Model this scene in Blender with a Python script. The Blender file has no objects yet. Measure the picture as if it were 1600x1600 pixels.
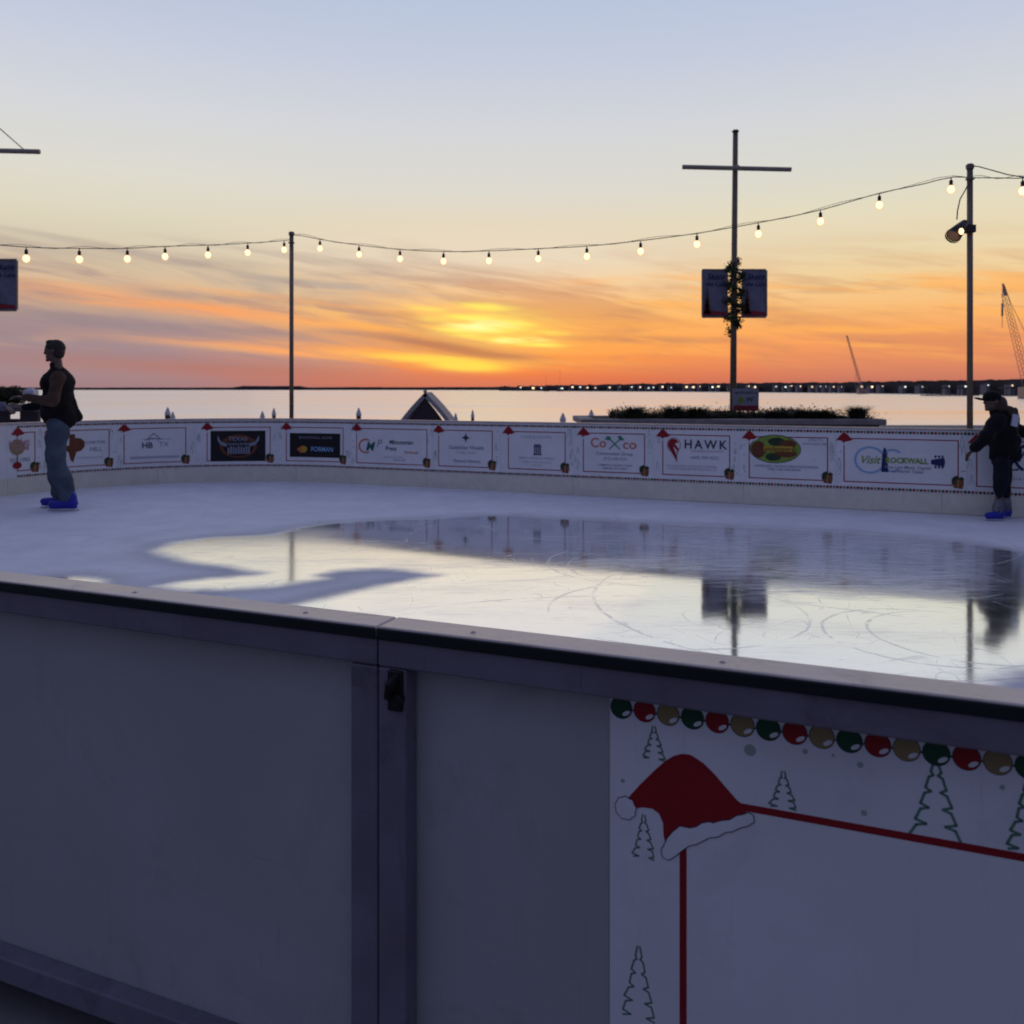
import bpy, bmesh, math, random
import numpy as np
from mathutils import Vector, Matrix
R = math.radians
S = bpy.context.scene
COL = S.collection
rnd = random.Random(7)
F, H, HY = 1350.0, 1.38, 607.0      # focal length in photo pixels, eye height above the ice, horizon row

# ------------------------------------------------------------------ helpers
def srgb(r, g, b):
    f = lambda c: (c/255)/12.92 if c/255 <= .04045 else ((c/255+.055)/1.055)**2.4
    return (f(r), f(g), f(b), 1)

def mat(name, col, rough=.6, spec=.5, metal=0, var=.10, scale=6, bump=0, bscale=40, emit=None, estr=0, scuff=0, sscale=3):
    m = bpy.data.materials.new(name); m.use_nodes = True
    nt = m.node_tree; b = nt.nodes['Principled BSDF']
    b.inputs['Roughness'].default_value = rough
    b.inputs['Metallic'].default_value = metal
    b.inputs['Specular IOR Level'].default_value = spec
    c = tuple(col[:3])
    tc = nt.nodes.new('ShaderNodeTexCoord')
    if var:
        n = nt.nodes.new('ShaderNodeTexNoise'); n.inputs['Scale'].default_value = scale; n.inputs['Detail'].default_value = 5
        nt.links.new(tc.outputs['Object'], n.inputs['Vector'])
        mr = nt.nodes.new('ShaderNodeMapRange'); mr.inputs['From Min'].default_value = .3; mr.inputs['From Max'].default_value = .7
        mr.inputs['To Min'].default_value = 1-var; mr.inputs['To Max'].default_value = 1+var
        nt.links.new(n.outputs['Fac'], mr.inputs['Value'])
        mx = nt.nodes.new('ShaderNodeVectorMath'); mx.operation = 'SCALE'; mx.inputs[0].default_value = c
        if scuff:      # dirt, drips and rub marks
            for sc_, lo, hi, am in (((1,1,1), .54, .70, scuff), ((9,9,.7), .60, .74, scuff*.8), ((.6,.6,14), .63, .72, scuff)):
                mp = nt.nodes.new('ShaderNodeMapping'); mp.inputs['Scale'].default_value = sc_; nt.links.new(tc.outputs['Object'], mp.inputs[0])
                ns = nt.nodes.new('ShaderNodeTexNoise'); ns.inputs['Scale'].default_value = sscale; ns.inputs['Detail'].default_value = 9; ns.inputs['Roughness'].default_value = .7; ns.inputs['Distortion'].default_value = .6
                nt.links.new(mp.outputs[0], ns.inputs['Vector'])
                q = nt.nodes.new('ShaderNodeMapRange'); q.inputs['From Min'].default_value = lo; q.inputs['From Max'].default_value = hi; q.inputs['To Min'].default_value = 1; q.inputs['To Max'].default_value = 1-am
                nt.links.new(ns.outputs['Fac'], q.inputs['Value'])
                pm = nt.nodes.new('ShaderNodeMath'); pm.operation = 'MULTIPLY'; nt.links.new(mr.outputs[0], pm.inputs[0]); nt.links.new(q.outputs[0], pm.inputs[1]); mr = pm
        nt.links.new(mr.outputs[0], mx.inputs['Scale']); nt.links.new(mx.outputs[0], b.inputs['Base Color'])
        rr = nt.nodes.new('ShaderNodeMapRange'); rr.inputs['From Min'].default_value = .3; rr.inputs['From Max'].default_value = .7
        rr.inputs['To Min'].default_value = max(.03, rough-.08); rr.inputs['To Max'].default_value = min(1, rough+.08)
        nt.links.new(n.outputs['Fac'], rr.inputs['Value']); nt.links.new(rr.outputs[0], b.inputs['Roughness'])
    else:
        b.inputs['Base Color'].default_value = c+(1,)
    if bump:
        n2 = nt.nodes.new('ShaderNodeTexNoise'); n2.inputs['Scale'].default_value = bscale; n2.inputs['Detail'].default_value = 4
        nt.links.new(tc.outputs['Object'], n2.inputs['Vector'])
        bp = nt.nodes.new('ShaderNodeBump'); bp.inputs['Strength'].default_value = bump; bp.inputs['Distance'].default_value = .01
        nt.links.new(n2.outputs['Fac'], bp.inputs['Height']); nt.links.new(bp.outputs[0], b.inputs['Normal'])
    if emit:
        b.inputs['Emission Color'].default_value = tuple(emit[:3])+(1,); b.inputs['Emission Strength'].default_value = estr
    return m

class MB:
    def __init__(s): s.v = []; s.f = []; s.m = []
    def add(s, vs, fs, mi=0):
        o = len(s.v); s.v += [tuple(v) for v in vs]; s.f += [tuple(i+o for i in f) for f in fs]; s.m += [mi]*len(fs)
    def box(s, x0, x1, y0, y1, z0, z1, mi=0, M=None):
        vs = [Vector((x, y, z)) for z in (z0, z1) for y in (y0, y1) for x in (x0, x1)]
        if M: vs = [M @ v for v in vs]
        s.add(vs, [(0,2,3,1),(4,5,7,6),(0,1,5,4),(2,6,7,3),(0,4,6,2),(1,3,7,5)], mi)
    def tube(s, pts, r, n=8, mi=0, cap=True):
        pts = [Vector(p) for p in pts]; k = len(pts)
        rs = list(r) if hasattr(r, '__len__') else [r]*k
        vs = []
        up0 = None
        for i in range(k):
            t = (pts[min(i+1, k-1)]-pts[max(i-1, 0)])
            t = t.normalized() if t.length > 1e-9 else Vector((0,0,1))
            a = Vector((0,0,1)) if abs(t.z) < .95 else Vector((1,0,0))
            if up0 is not None: a = up0
            x = t.cross(a)
            if x.length < 1e-6: x = t.orthogonal()
            x.normalize(); y = x.cross(t).normalized(); up0 = y
            for j in range(n):
                q = 2*math.pi*j/n
                vs.append(pts[i]+(x*math.cos(q)+y*math.sin(q))*rs[i])
        fs = [(i*n+j, i*n+(j+1)%n, (i+1)*n+(j+1)%n, (i+1)*n+j) for i in range(k-1) for j in range(n)]
        if cap: fs += [tuple(range(n))[::-1], tuple((k-1)*n+j for j in range(n))]
        s.add(vs, fs, mi)
    def lathe(s, prof, n=16, mi=0, M=None):
        vs = []; k = len(prof)
        for (r, z) in prof:
            for j in range(n):
                q = 2*math.pi*j/n; v = Vector((r*math.cos(q), r*math.sin(q), z)); vs.append(M @ v if M else v)
        fs = [(i*n+j, i*n+(j+1)%n, (i+1)*n+(j+1)%n, (i+1)*n+j) for i in range(k-1) for j in range(n)]
        fs += [tuple(range(n))[::-1], tuple((k-1)*n+j for j in range(n))]
        s.add(vs, fs, mi)
    def ball(s, c, r, nu=14, nv=9, mi=0, M=None):
        c = Vector(c); r = Vector(r) if hasattr(r, '__len__') else Vector((r,)*3)
        vs = []
        for i in range(nv+1):
            a = math.pi*i/nv
            for j in range(nu):
                q = 2*math.pi*j/nu
                p = Vector((r.x*math.sin(a)*math.cos(q), r.y*math.sin(a)*math.sin(q), r.z*math.cos(a)))
                if M: p = M @ p
                vs.append(c+p)
        fs = [(i*nu+j, (i+1)*nu+j, (i+1)*nu+(j+1)%nu, i*nu+(j+1)%nu) for i in range(nv) for j in range(nu)]
        s.add(vs, fs, mi)
    def capsule(s, p0, p1, r0, r1, n=12):
        s.tube([p0, p1], [r0, r1], n); s.ball(p0, r0, n, 7); s.ball(p1, r1, n, 7)
    def build(s, name, mats, parent=None, smooth=False, loc=None):
        me = bpy.data.meshes.new(name); me.from_pydata(s.v, [], s.f)
        for m in (mats if isinstance(mats, (list, tuple)) else [mats]): me.materials.append(m)
        me.polygons.foreach_set('material_index', s.m)
        if smooth: me.polygons.foreach_set('use_smooth', [True]*len(s.f))
        me.update()
        o = bpy.data.objects.new(name, me); COL.objects.link(o)
        if parent: o.parent = parent
        if loc: o.location = loc
        return o

def tag(o, label=None, cat=None, group=None, kind=None):
    if label: o['label'] = label
    if cat: o['category'] = cat
    if group: o['group'] = group
    if kind: o['kind'] = kind
    return o

def empty(name, loc=(0,0,0), rz=0):
    o = bpy.data.objects.new(name, None); COL.objects.link(o); o.location = loc; o.rotation_euler = (0,0,rz)
    o.empty_display_size = .2
    return o

def kids(o): return [c for c in COL.objects if c.parent == o]
def copy_tree(o, parent=None):
    ks = kids(o)
    c = o.copy(); COL.objects.link(c); c.parent = parent
    for k in ks: copy_tree(k, c)
    return c

def bevel(o, w=.004, seg=2):
    m = o.modifiers.new('bevel', 'BEVEL'); m.width = w; m.segments = seg; m.limit_method = 'ANGLE'; m.angle_limit = R(40)
    return o

def at(px, D, py=None):
    """world point at forward distance D seen at photo column px (and row py)."""
    return Vector(((px-800)/F*D, D, H if py is None else H-(py-HY)/F*D))

def text_geo(txt, bold=0, shear=0, space=1):
    cu = bpy.data.curves.new('t', 'FONT'); cu.body = txt; cu.align_x = 'CENTER'; cu.align_y = 'CENTER'
    cu.offset = bold; cu.shear = shear; cu.space_character = space; cu.resolution_u = 3
    o = bpy.data.objects.new('t', cu); COL.objects.link(o)
    bpy.context.view_layer.update()
    me = o.to_mesh()
    vs = [(v.co.x, v.co.y) for v in me.vertices]; fs = [tuple(p.vertices) for p in me.polygons]
    o.to_mesh_clear(); bpy.data.objects.remove(o); bpy.data.curves.remove(cu)
    return vs, fs

# ------------------------------------------------------------------ materials
M = {}
M['white_print'] = mat('white_print', (.80,.80,.78), .55, .3, var=.07, scale=3, bump=.35, bscale=5, scuff=.12)
M['white_board'] = mat('white_board', (.78,.78,.78), .45, .4, var=.06, scale=4, scuff=.2)
M['kick'] = mat('kick_plate_plastic', (.76,.72,.58), .45, .4, var=.08, scale=5, scuff=.14, sscale=5)
M['cap'] = mat('cap_plastic', (.60,.50,.42), .34, .6, var=.14, scale=9, bump=.10, bscale=60, scuff=.35, sscale=7)
M['black_edge'] = mat('black_edge_rubber', (.012,.016,.016), .55, .3)
M['frame'] = mat('frame_steel', (.19,.17,.205), .48, .4, var=.14, scale=8, scuff=.35, sscale=5, bump=.1, bscale=25)
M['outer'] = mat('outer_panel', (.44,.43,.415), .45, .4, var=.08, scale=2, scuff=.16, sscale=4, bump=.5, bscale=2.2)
M['latch'] = mat('latch_steel', (.02,.018,.018), .4, .5, metal=.5)
M['red'] = mat('print_red', (.30,.010,.014), .5, .3, var=.06)
M['redline'] = mat('print_red_line', (.32,.03,.045), .5, .3, var=.06)
M['green'] = mat('print_green', (.012,.07,.028), .5, .3, var=.06)
M['gold'] = mat('print_gold', (.30,.23,.10), .5, .3, var=.06)
M['paleg'] = mat('print_pale_green', (.36,.44,.38), .55, .3, var=.06)
M['midg'] = mat('print_tree_green', (.12,.25,.17), .55, .3, var=.06)
M['ink'] = mat('print_ink', (.05,.05,.08), .5, .3, var=.05)
M['greytext'] = mat('print_grey', (.26,.27,.33), .5, .3, var=.05)
M['paletext'] = mat('print_pale_grey', (.46,.45,.50), .5, .3, var=.05)
M['navy'] = mat('print_navy', (.02,.025,.11), .5, .3, var=.05)
M['blue'] = mat('print_blue', (.16,.36,.62), .5, .3, var=.05)
M['sky'] = mat('print_light_blue', (.25,.45,.65), .5, .3, var=.05)
M['lime'] = mat('print_lime', (.22,.34,.05), .5, .3, var=.3, scale=20)
M['orange'] = mat('print_orange', (.60,.16,.05), .5, .3, var=.06)
M['brown'] = mat('print_brown', (.16,.05,.018), .5, .3, var=.15, scale=14)
M['yellow'] = mat('print_yellow', (.50,.34,.03), .5, .3, var=.1)
M['black'] = mat('print_black', (.012,.010,.012), .5, .3, var=.1)
M['pink'] = mat('print_pink', (.50,.25,.28), .5, .3, var=.06)
M['coral'] = mat('print_coral', (.62,.20,.12), .5, .3, var=.05)
M['tgreen'] = mat('print_tool_green', (.03,.26,.13), .5, .3, var=.05)
M['dgreen'] = mat('print_dark_green', (.03,.13,.12), .5, .3, var=.05)
M['giftbox'] = mat('print_gift_brown', (.22,.075,.03), .5, .3, var=.2, scale=30)
M['giftgreen'] = mat('print_gift_green', (.03,.05,.02), .5, .3, var=.2, scale=30)
M['pole'] = mat('pole_steel', (.19,.15,.11), .42, .5, metal=.25, var=.15, scale=5)
M['mast'] = mat('mast_paint', (.20,.145,.095), .42, .4, var=.2, scale=4)
M['arm'] = mat('crossarm_paint', (.42,.37,.28), .4, .5, var=.12, scale=4)
M['wire'] = mat('wire', (.03,.03,.03), .6, .3, var=0)
M['cord'] = mat('cord_rubber', (.10,.10,.09), .6, .3, var=0)
M['bulb'] = mat('lit_bulb', (.8,.7,.5), .3, .5, var=0, emit=(1.9,1.4,.85), estr=1.0)
M['lens'] = mat('lit_lens', (.8,.7,.5), .3, .5, var=0, emit=(1,.62,.28), estr=2.5)
def glow_shell():  # see-through shell that emits by itself, painting an orange halo round the bulb
    m = bpy.data.materials.new('bulb_halo_glass'); m.use_nodes = True; T = m.node_tree; T.nodes.clear()
    e = T.nodes.new('ShaderNodeEmission'); e.inputs[0].default_value = (1,.60,.24,1); e.inputs[1].default_value = 1.0
    t_ = T.nodes.new('ShaderNodeBsdfTransparent'); x = T.nodes.new('ShaderNodeMixShader'); x.inputs[0].default_value = .24
    T.links.new(t_.outputs[0], x.inputs[1]); T.links.new(e.outputs[0], x.inputs[2]); o = T.nodes.new('ShaderNodeOutputMaterial'); T.links.new(x.outputs[0], o.inputs[0]); return m
M['shell'] = glow_shell()
M['reflector'] = mat('lit_reflector', (.3,.2,.12), .4, .5, var=0, emit=(1,.45,.18), estr=.06)
M['housing'] = mat('lamp_housing', (.03,.027,.025), .45, .5, metal=.3)
M['leaf'] = mat('leaf', (.05,.07,.025), .6, .3, var=.5, scale=3)
M['darkleaf'] = mat('dark_leaf', (.05,.052,.024), .6, .3, var=.5, scale=3)
M['soil'] = mat('soil', (.05,.04,.03), .9, .2, var=.3)
M['stone'] = mat('planter_concrete', (.30,.27,.25), .8, .3, var=.18, scale=4, bump=.3, bscale=30)
M['bark'] = mat('bark', (.06,.045,.035), .9, .2, var=.3)
M['pave'] = mat('paving', (.20,.19,.18), .85, .3, var=.2, scale=2, bump=.3, bscale=30)
M['wood'] = mat('dark_wood', (.08,.06,.05), .8, .3, var=.25)
M['capwhite'] = mat('piling_cap', (.55,.53,.53), .5, .4, var=.1)
M['shingle'] = mat('hut_trim', (.30,.28,.29), .7, .3, var=.15)
M['gable'] = mat('hut_gable', (.05,.035,.04), .8, .3, var=.2)
M['wood_far'] = mat('far_trees', (.04,.034,.036), .9, .1, var=.4, scale=.05)
M['house'] = mat('far_house_wall', (.16,.14,.15), .8, .3, var=.2, scale=.1)
M['roof'] = mat('far_house_roof', (.06,.05,.05), .8, .3, var=.2)
M['win_warm'] = mat('lit_window_warm', (.5,.4,.3), .4, .5, var=0, emit=(1,.72,.42), estr=1.7)
M['win_cool'] = mat('lit_window_cool', (.5,.5,.5), .4, .5, var=0, emit=(.85,1,.9), estr=1.5)
M['crane'] = mat('hazed_crane_steel', (.45,.28,.20), .6, .4, var=.1)  # distance haze is mixed into this colour, paler than bare steel
M['skin'] = mat('skin', (.13,.075,.055), .55, .4, var=.1, scale=20)
M['hair'] = mat('hair', (.025,.017,.012), .6, .4, var=.3, scale=40)
M['hairbrown'] = mat('brown_hair', (.045,.025,.014), .55, .4, var=.3, scale=40)
M['jackblack'] = mat('black_cloth', (.0045,.0045,.005), .8, .25, var=.3, scale=12, bump=.4, bscale=30)
M['vest'] = mat('dark_vest_cloth', (.011,.009,.009), .85, .2, var=.35, scale=10, bump=.4, bscale=25)
M['tan'] = mat('tan_sleeve_cloth', (.085,.050,.032), .85, .2, var=.3, scale=12, bump=.4, bscale=30)
M['denim'] = mat('denim', (.075,.095,.125), .85, .2, var=.35, scale=5, bump=.4, bscale=30)
M['pants'] = mat('dark_trousers', (.010,.011,.018), .85, .2, var=.3, scale=8)
M['grey'] = mat('grey_cloth', (.16,.16,.18), .9, .2, var=.3, scale=14)
M['lav'] = mat('lavender_cloth', (.16,.16,.23), .9, .2, var=.2)
M['skate'] = mat('blue_skate_plastic', (.006,.012,.33), .35, .5, var=.2, scale=10)
M['blade'] = mat('skate_blade', (.5,.5,.52), .3, .5, metal=1, var=.1)
M['patch'] = mat('white_patch', (.55,.57,.62), .7, .3)
M['eye'] = mat('eye', (.01,.01,.01), .2, .5, var=0)
M['flagwhite'] = mat('mast_banner_cloth', (.24,.23,.30), .8, .2, var=.15, scale=5)
M['flagedge'] = mat('banner_hem', (.33,.27,.22), .7, .3)
M['tentw'] = mat('white_canvas', (.55,.54,.56), .7, .3)

# ------------------------------------------------------------------ camera
cam = bpy.data.cameras.new('camera'); co = bpy.data.objects.new('camera', cam); COL.objects.link(co)
co.location = (0, 0, H); co.rotation_euler = (R(90), 0, 0)
cam.sensor_width = 36; cam.lens = 36*F/1600; cam.shift_y = -(800-HY)/1600
cam.clip_start = .05; cam.clip_end = 60000
cam.dof.use_dof = True; cam.dof.focus_distance = 2.6
cam.dof.aperture_fstop = (cam.lens/1000)/.0058
S.camera = co
S.view_settings.view_transform = 'Standard'; S.view_settings.look = 'None'
S.view_settings.exposure = 0; S.view_settings.gamma = 1
try: S.cycles.use_denoising = True
except Exception: pass
S.cycles.max_bounces = 6; S.cycles.sample_clamp_indirect = 4
S.render.film_transparent = False

# ------------------------------------------------------------------ world: dusk sky
W = bpy.data.worlds.new('World'); S.world = W; W.use_nodes = True
nt = W.node_tree; nt.nodes.clear(); LK = nt.links.new
class N:
    """scalar socket with arithmetic"""
    def __init__(s, k): s.k = k
def val(x): return x.k if isinstance(x, N) else x
def mth(tree, op, a, b=None, c=None, clamp=False):
    n = tree.nodes.new('ShaderNodeMath'); n.operation = op; n.use_clamp = clamp
    for i, x in enumerate((a, b, c)):
        if x is None: continue
        if isinstance(x, N): tree.links.new(x.k, n.inputs[i])
        else: n.inputs[i].default_value = x
    return N(n.outputs[0])
def sstep(tree, x, lo, hi, to0=0., to1=1.):
    n = tree.nodes.new('ShaderNodeMapRange'); n.interpolation_type = 'SMOOTHSTEP'
    tree.links.new(x.k, n.inputs['Value'])
    for nm, v in (('From Min', lo), ('From Max', hi), ('To Min', to0), ('To Max', to1)): n.inputs[nm].default_value = v
    return N(n.outputs[0])
def lin(tree, x, lo, hi, to0=0., to1=1.):
    n = tree.nodes.new('ShaderNodeMapRange'); tree.links.new(x.k, n.inputs['Value'])
    for nm, v in (('From Min', lo), ('From Max', hi), ('To Min', to0), ('To Max', to1)): n.inputs[nm].default_value = v
    return N(n.outputs[0])
def mixc(tree, f, a, b):
    n = tree.nodes.new('ShaderNodeMix'); n.data_type = 'RGBA'
    if isinstance(f, N): tree.links.new(f.k, n.inputs[0])
    else: n.inputs[0].default_value = f
    for i, x in ((6, a), (7, b)):
        if isinstance(x, N): tree.links.new(x.k, n.inputs[i])
        else: n.inputs[i].default_value = x
    return N(n.outputs[2])
wm = lambda op, a, b=None, c=None, clamp=False: mth(nt, op, a, b, c, clamp)

tc = nt.nodes.new('ShaderNodeTexCoord')
nz = nt.nodes.new('ShaderNodeVectorMath'); nz.operation = 'NORMALIZE'; LK(tc.outputs['Generated'], nz.inputs[0])
sx = nt.nodes.new('ShaderNodeSeparateXYZ'); LK(nz.outputs[0], sx.inputs[0])
X, Y, Z = N(sx.outputs[0]), N(sx.outputs[1]), N(sx.outputs[2])
hor = wm('SQRT', wm('MAXIMUM', wm('ADD', wm('MULTIPLY', X, X), wm('MULTIPLY', Y, Y)), 1e-6))
el = wm('ABSOLUTE', wm('ARCTAN2', Z, hor))          # below the horizon the sky is mirrored (never seen: water and ground cover it)
h = wm('TANGENT', wm('MINIMUM', el, 1.45))
az = wm('ARCTAN2', X, Y)
t = wm('DIVIDE', el, math.pi/2)
def px2t(y): return math.atan((HY-y)/F)/(math.pi/2)
def ramp(stops):
    n = nt.nodes.new('ShaderNodeValToRGB'); cr = n.color_ramp; cr.interpolation = 'B_SPLINE' if False else 'LINEAR'
    st = sorted([(px2t(k) if k <= HY else (k-1000)/1000, c) for k, c in stops])
    cr.elements[0].position = st[0][0]; cr.elements[0].color = st[0][1]
    cr.elements[1].position = st[-1][0]; cr.elements[1].color = st[-1][1]
    for p, c in st[1:-1]:
        e = cr.elements.new(p); e.color = c
    LK(t.k, n.inputs['Fac']); return N(n.outputs['Color'])
# stop keys: photo row (<= horizon), or 1000+1000*elevation/90deg above the frame
HIGH = [(1340, srgb(160,170,202)), (1430, srgb(138,146,184)), (1600, srgb(134,141,181)), (2000, srgb(130,138,178))]
rl = ramp([(606, srgb(158,124,128)), (585, srgb(160,132,139)), (555, srgb(154,135,145)), (520, srgb(165,146,146)), (480, srgb(205,168,138)),
           (440, srgb(220,194,160)), (400, srgb(216,204,178)), (350, srgb(222,214,192)), (300, srgb(221,218,206)), (200, srgb(211,213,218)), (100, srgb(197,204,221)), (0, srgb(184,194,218))]+HIGH)
rc = ramp([(606, srgb(186,100,84)), (596, srgb(206,108,78)), (578, srgb(236,124,72)), (555, srgb(244,146,74)), (525, srgb(252,170,84)), (485, srgb(252,190,112)),
           (445, srgb(242,208,164)), (405, srgb(231,215,190)), (350, srgb(226,214,190)), (300, srgb(219,216,206)), (200, srgb(210,212,217)), (100, srgb(196,203,220)), (0, srgb(184,197,220))]+HIGH)
rr = ramp([(606, srgb(178,106,98)), (592, srgb(202,122,100)), (565, srgb(228,140,98)), (535, srgb(246,158,96)), (500, srgb(250,182,110)), (455, srgb(242,204,146)),
           (410, srgb(234,214,172)), (350, srgb(228,218,190)), (300, srgb(219,217,203)), (200, srgb(210,212,216)), (100, srgb(196,203,220)), (0, srgb(184,196,222))]+HIGH)
bk = ramp([(606, srgb(64,68,94)), (400, srgb(80,85,118)), (0, srgb(95,101,142))]+[(1430, srgb(104,112,154)), (1600, srgb(114,122,164)), (2000, srgb(118,126,166))])
fl = sstep(nt, az, -.42, -.10, 1, 0)
fr = sstep(nt, az, .02, .40, 0, 1)
front = mixc(nt, fr, mixc(nt, fl, rc, rl), rr)
# ---- clouds: long thin streaks in azimuth/elevation
def noise(sxv, syv, shear, detail=6, rough=.55, seed=0., dist=0.):
    cb = nt.nodes.new('ShaderNodeCombineXYZ')
    LK(wm('MULTIPLY', az, sxv).k, cb.inputs[0])
    LK(wm('MULTIPLY', wm('ADD', h, wm('MULTIPLY', az, shear)), syv).k, cb.inputs[1]); cb.inputs[2].default_value = seed
    n = nt.nodes.new('ShaderNodeTexNoise'); n.inputs['Scale'].default_value = 1; n.inputs['Detail'].default_value = detail
    n.inputs['Roughness'].default_value = rough; n.inputs['Distortion'].default_value = dist
    LK(cb.outputs[0], n.inputs['Vector']); return N(n.outputs['Fac'])
def gauss(ca, ch, sa, sh, shear=0.):
    da = wm('DIVIDE', wm('SUBTRACT', az, ca), sa)
    dh = wm('DIVIDE', wm('SUBTRACT', wm('ADD', h, wm('MULTIPLY', wm('SUBTRACT', az, ca), shear)), ch), sh)
    return wm('EXPONENT', wm('MULTIPLY', wm('ADD', wm('MULTIPLY', da, da), wm('MULTIPLY', dh, dh)), -1))
def g(px, py, spx, spy, shear=0.): return gauss(math.atan((px-800)/F), (HY-py)/F, spx/F, spy/F, shear)
n1 = noise(3.6, 32, .15, seed=1.3, dist=.7, rough=.56)
n2 = noise(5, 60, .07, seed=5.1, dist=.5)
n3 = noise(16, 110, .10, seed=9.7, detail=4)
low = wm('MULTIPLY', sstep(nt, h, .0, .03), sstep(nt, h, .11, .185, 1, 0))
# grey-violet streaks, heavier to the left
dk = wm('MULTIPLY', sstep(nt, n1, .44, .66), wm('MULTIPLY', low, lin(nt, az, -.5, .25, .95, .40)))
c1 = mixc(nt, dk, front, mixc(nt, sstep(nt, az, -.3, .1), srgb(158,138,140), srgb(196,128,96)))
# warm lit streaks
lt = wm('MULTIPLY', sstep(nt, n2, .50, .70), wm('MULTIPLY', wm('MULTIPLY', sstep(nt, h, .012, .04), sstep(nt, h, .10, .15, 1, 0)), lin(nt, az, -.5, -.1, .5, .75)))
c2 = mixc(nt, lt, c1, mixc(nt, sstep(nt, az, -.45, -.1), srgb(226,172,128), srgb(255,178,92)))
# broad soft cloud banks of the left half, and a few named streaks
bank = wm('MINIMUM', wm('ADD', wm('ADD', g(180, 418, 260, 15, .10), g(420, 445, 190, 16, .08)), wm('MULTIPLY', g(600, 425, 200, 28, .0), .5)), 1)
c3 = mixc(nt, wm('MULTIPLY', bank, wm('MULTIPLY', sstep(nt, n1, .30, .58), .85)), c2, srgb(184,170,156))
bank2 = wm('MINIMUM', wm('ADD', wm('ADD', g(60, 525, 190, 18, .05), g(330, 520, 190, 13, .10)), g(150, 570, 330, 20, .06)), 1)
c3 = mixc(nt, wm('MULTIPLY', bank2, wm('MULTIPLY', sstep(nt, n1, .30, .60), .75)), c3, srgb(158,133,140))
lowband = wm('MULTIPLY', g(440, 583, 330, 15, .05), .9)
c3 = mixc(nt, lowband, c3, srgb(176,118,110))
ol = wm('MINIMUM', wm('ADD', g(400, 548, 130, 8, .07), wm('ADD', g(330, 490, 150, 9, .10), wm('MULTIPLY', g(120, 480, 140, 9, .10), .6))), 1)
c3 = mixc(nt, wm('MULTIPLY', ol, sstep(nt, n2, .30, .58)), c3, srgb(246,162,104))
# sun glow behind the thin cloud
glow = g(770, 528, 230, 52)
c4 = mixc(nt, wm('MULTIPLY', glow, .24), c3, srgb(255,186,84))
sp = None
for fx, fy, wx, wy, am in ((760,480,42,6,.8),(676,483,30,4,.55),(738,497,38,6,.85),(764,512,56,9,1.),(806,505,40,6,.7),(788,530,62,6,.95),(838,538,40,4,.7),(716,516,34,5,.7),(748,526,48,5,.6),(690,500,40,5,.4),(850,520,40,5,.35)):
    q_ = wm('MULTIPLY', g(fx, fy, wx, wy, .05), am); sp = q_ if sp is None else wm('MAXIMUM', sp, q_)
sp = wm('MAXIMUM', sp, wm('MULTIPLY', g(768, 512, 85, 26, .04), .42))
sp = wm('MULTIPLY', wm('MINIMUM', wm('MULTIPLY', sp, 1.15), 1), lin(nt, n3, .34, .56, .40, 1.))
c5 = mixc(nt, sp, c4, srgb(255,236,98))
core = wm('MULTIPLY', wm('MAXIMUM', g(752, 509, 36, 7), wm('MULTIPLY', g(800, 531, 40, 4), .7)), sstep(nt, n3, .30, .56))
c5 = mixc(nt, core, c5, srgb(255,252,168))
sp2 = wm('MULTIPLY', g(728, 571, 52, 7.5, .05), 1.0)
sp2 = wm('MINIMUM', wm('MULTIPLY', wm('MAXIMUM', sp2, wm('MULTIPLY', g(690, 562, 90, 6, .06), .7)), 1.35), 1)
c6 = mixc(nt, sp2, c5, srgb(255,222,84))
dk2 = wm('MINIMUM', wm('ADD', g(690, 540, 95, 9, .16), wm('ADD', wm('MULTIPLY', g(790, 558, 80, 7, .08), .9), wm('MULTIPLY', g(990, 531, 90, 6, .02), .55))), 1)
c7 = mixc(nt, wm('MULTIPLY', dk2, wm('MULTIPLY', sstep(nt, n3, .22, .50), .85)), c6, srgb(178,116,86))
rd = wm('MULTIPLY', g(860, 592, 330, 13), .35)
c7 = mixc(nt, rd, c7, srgb(222,104,72))
n4 = noise(11, 85, .13, seed=14.2, detail=5, dist=.5)
mott = wm('MULTIPLY', wm('MULTIPLY', sstep(nt, n4, .52, .70), wm('MULTIPLY', sstep(nt, h, .008, .03), sstep(nt, h, .10, .17, 1, 0))), lin(nt, az, -.45, .3, .55, .30))
c7 = mixc(nt, wm('MULTIPLY', mott, wm('SUBTRACT', 1, wm('MULTIPLY', sp, .8))), c7, mixc(nt, sstep(nt, az, -.35, -.05), srgb(152,130,138), srgb(186,128,100)))
streak = None
for fx, fy, wx, wy, sh, am in ((330,519,150,7,.04,.75),(440,473,100,6,.06,.55),(270,470,60,7,.08,.5),(545,521,70,5,.05,.6),(640,532,70,6,.16,.6),(1010,532,100,5,.03,.6),(1170,487,80,5,.02,.35),(1330,500,90,5,.0,.3),(120,512,150,8,.08,.6),(990,487,40,6,0,.35),(300,420,170,9,.06,.35),(560,436,110,10,.0,.4)):
    q_ = wm('MULTIPLY', g(fx, fy, wx, wy, sh), am); streak = q_ if streak is None else wm('MAXIMUM', streak, q_)
c7 = mixc(nt, wm('MULTIPLY', streak, lin(nt, n3, .34, .58, .35, 1.)), c7, mixc(nt, sstep(nt, az, -.30, .05), srgb(150,132,136), srgb(190,136,104)))
hot = None
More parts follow.
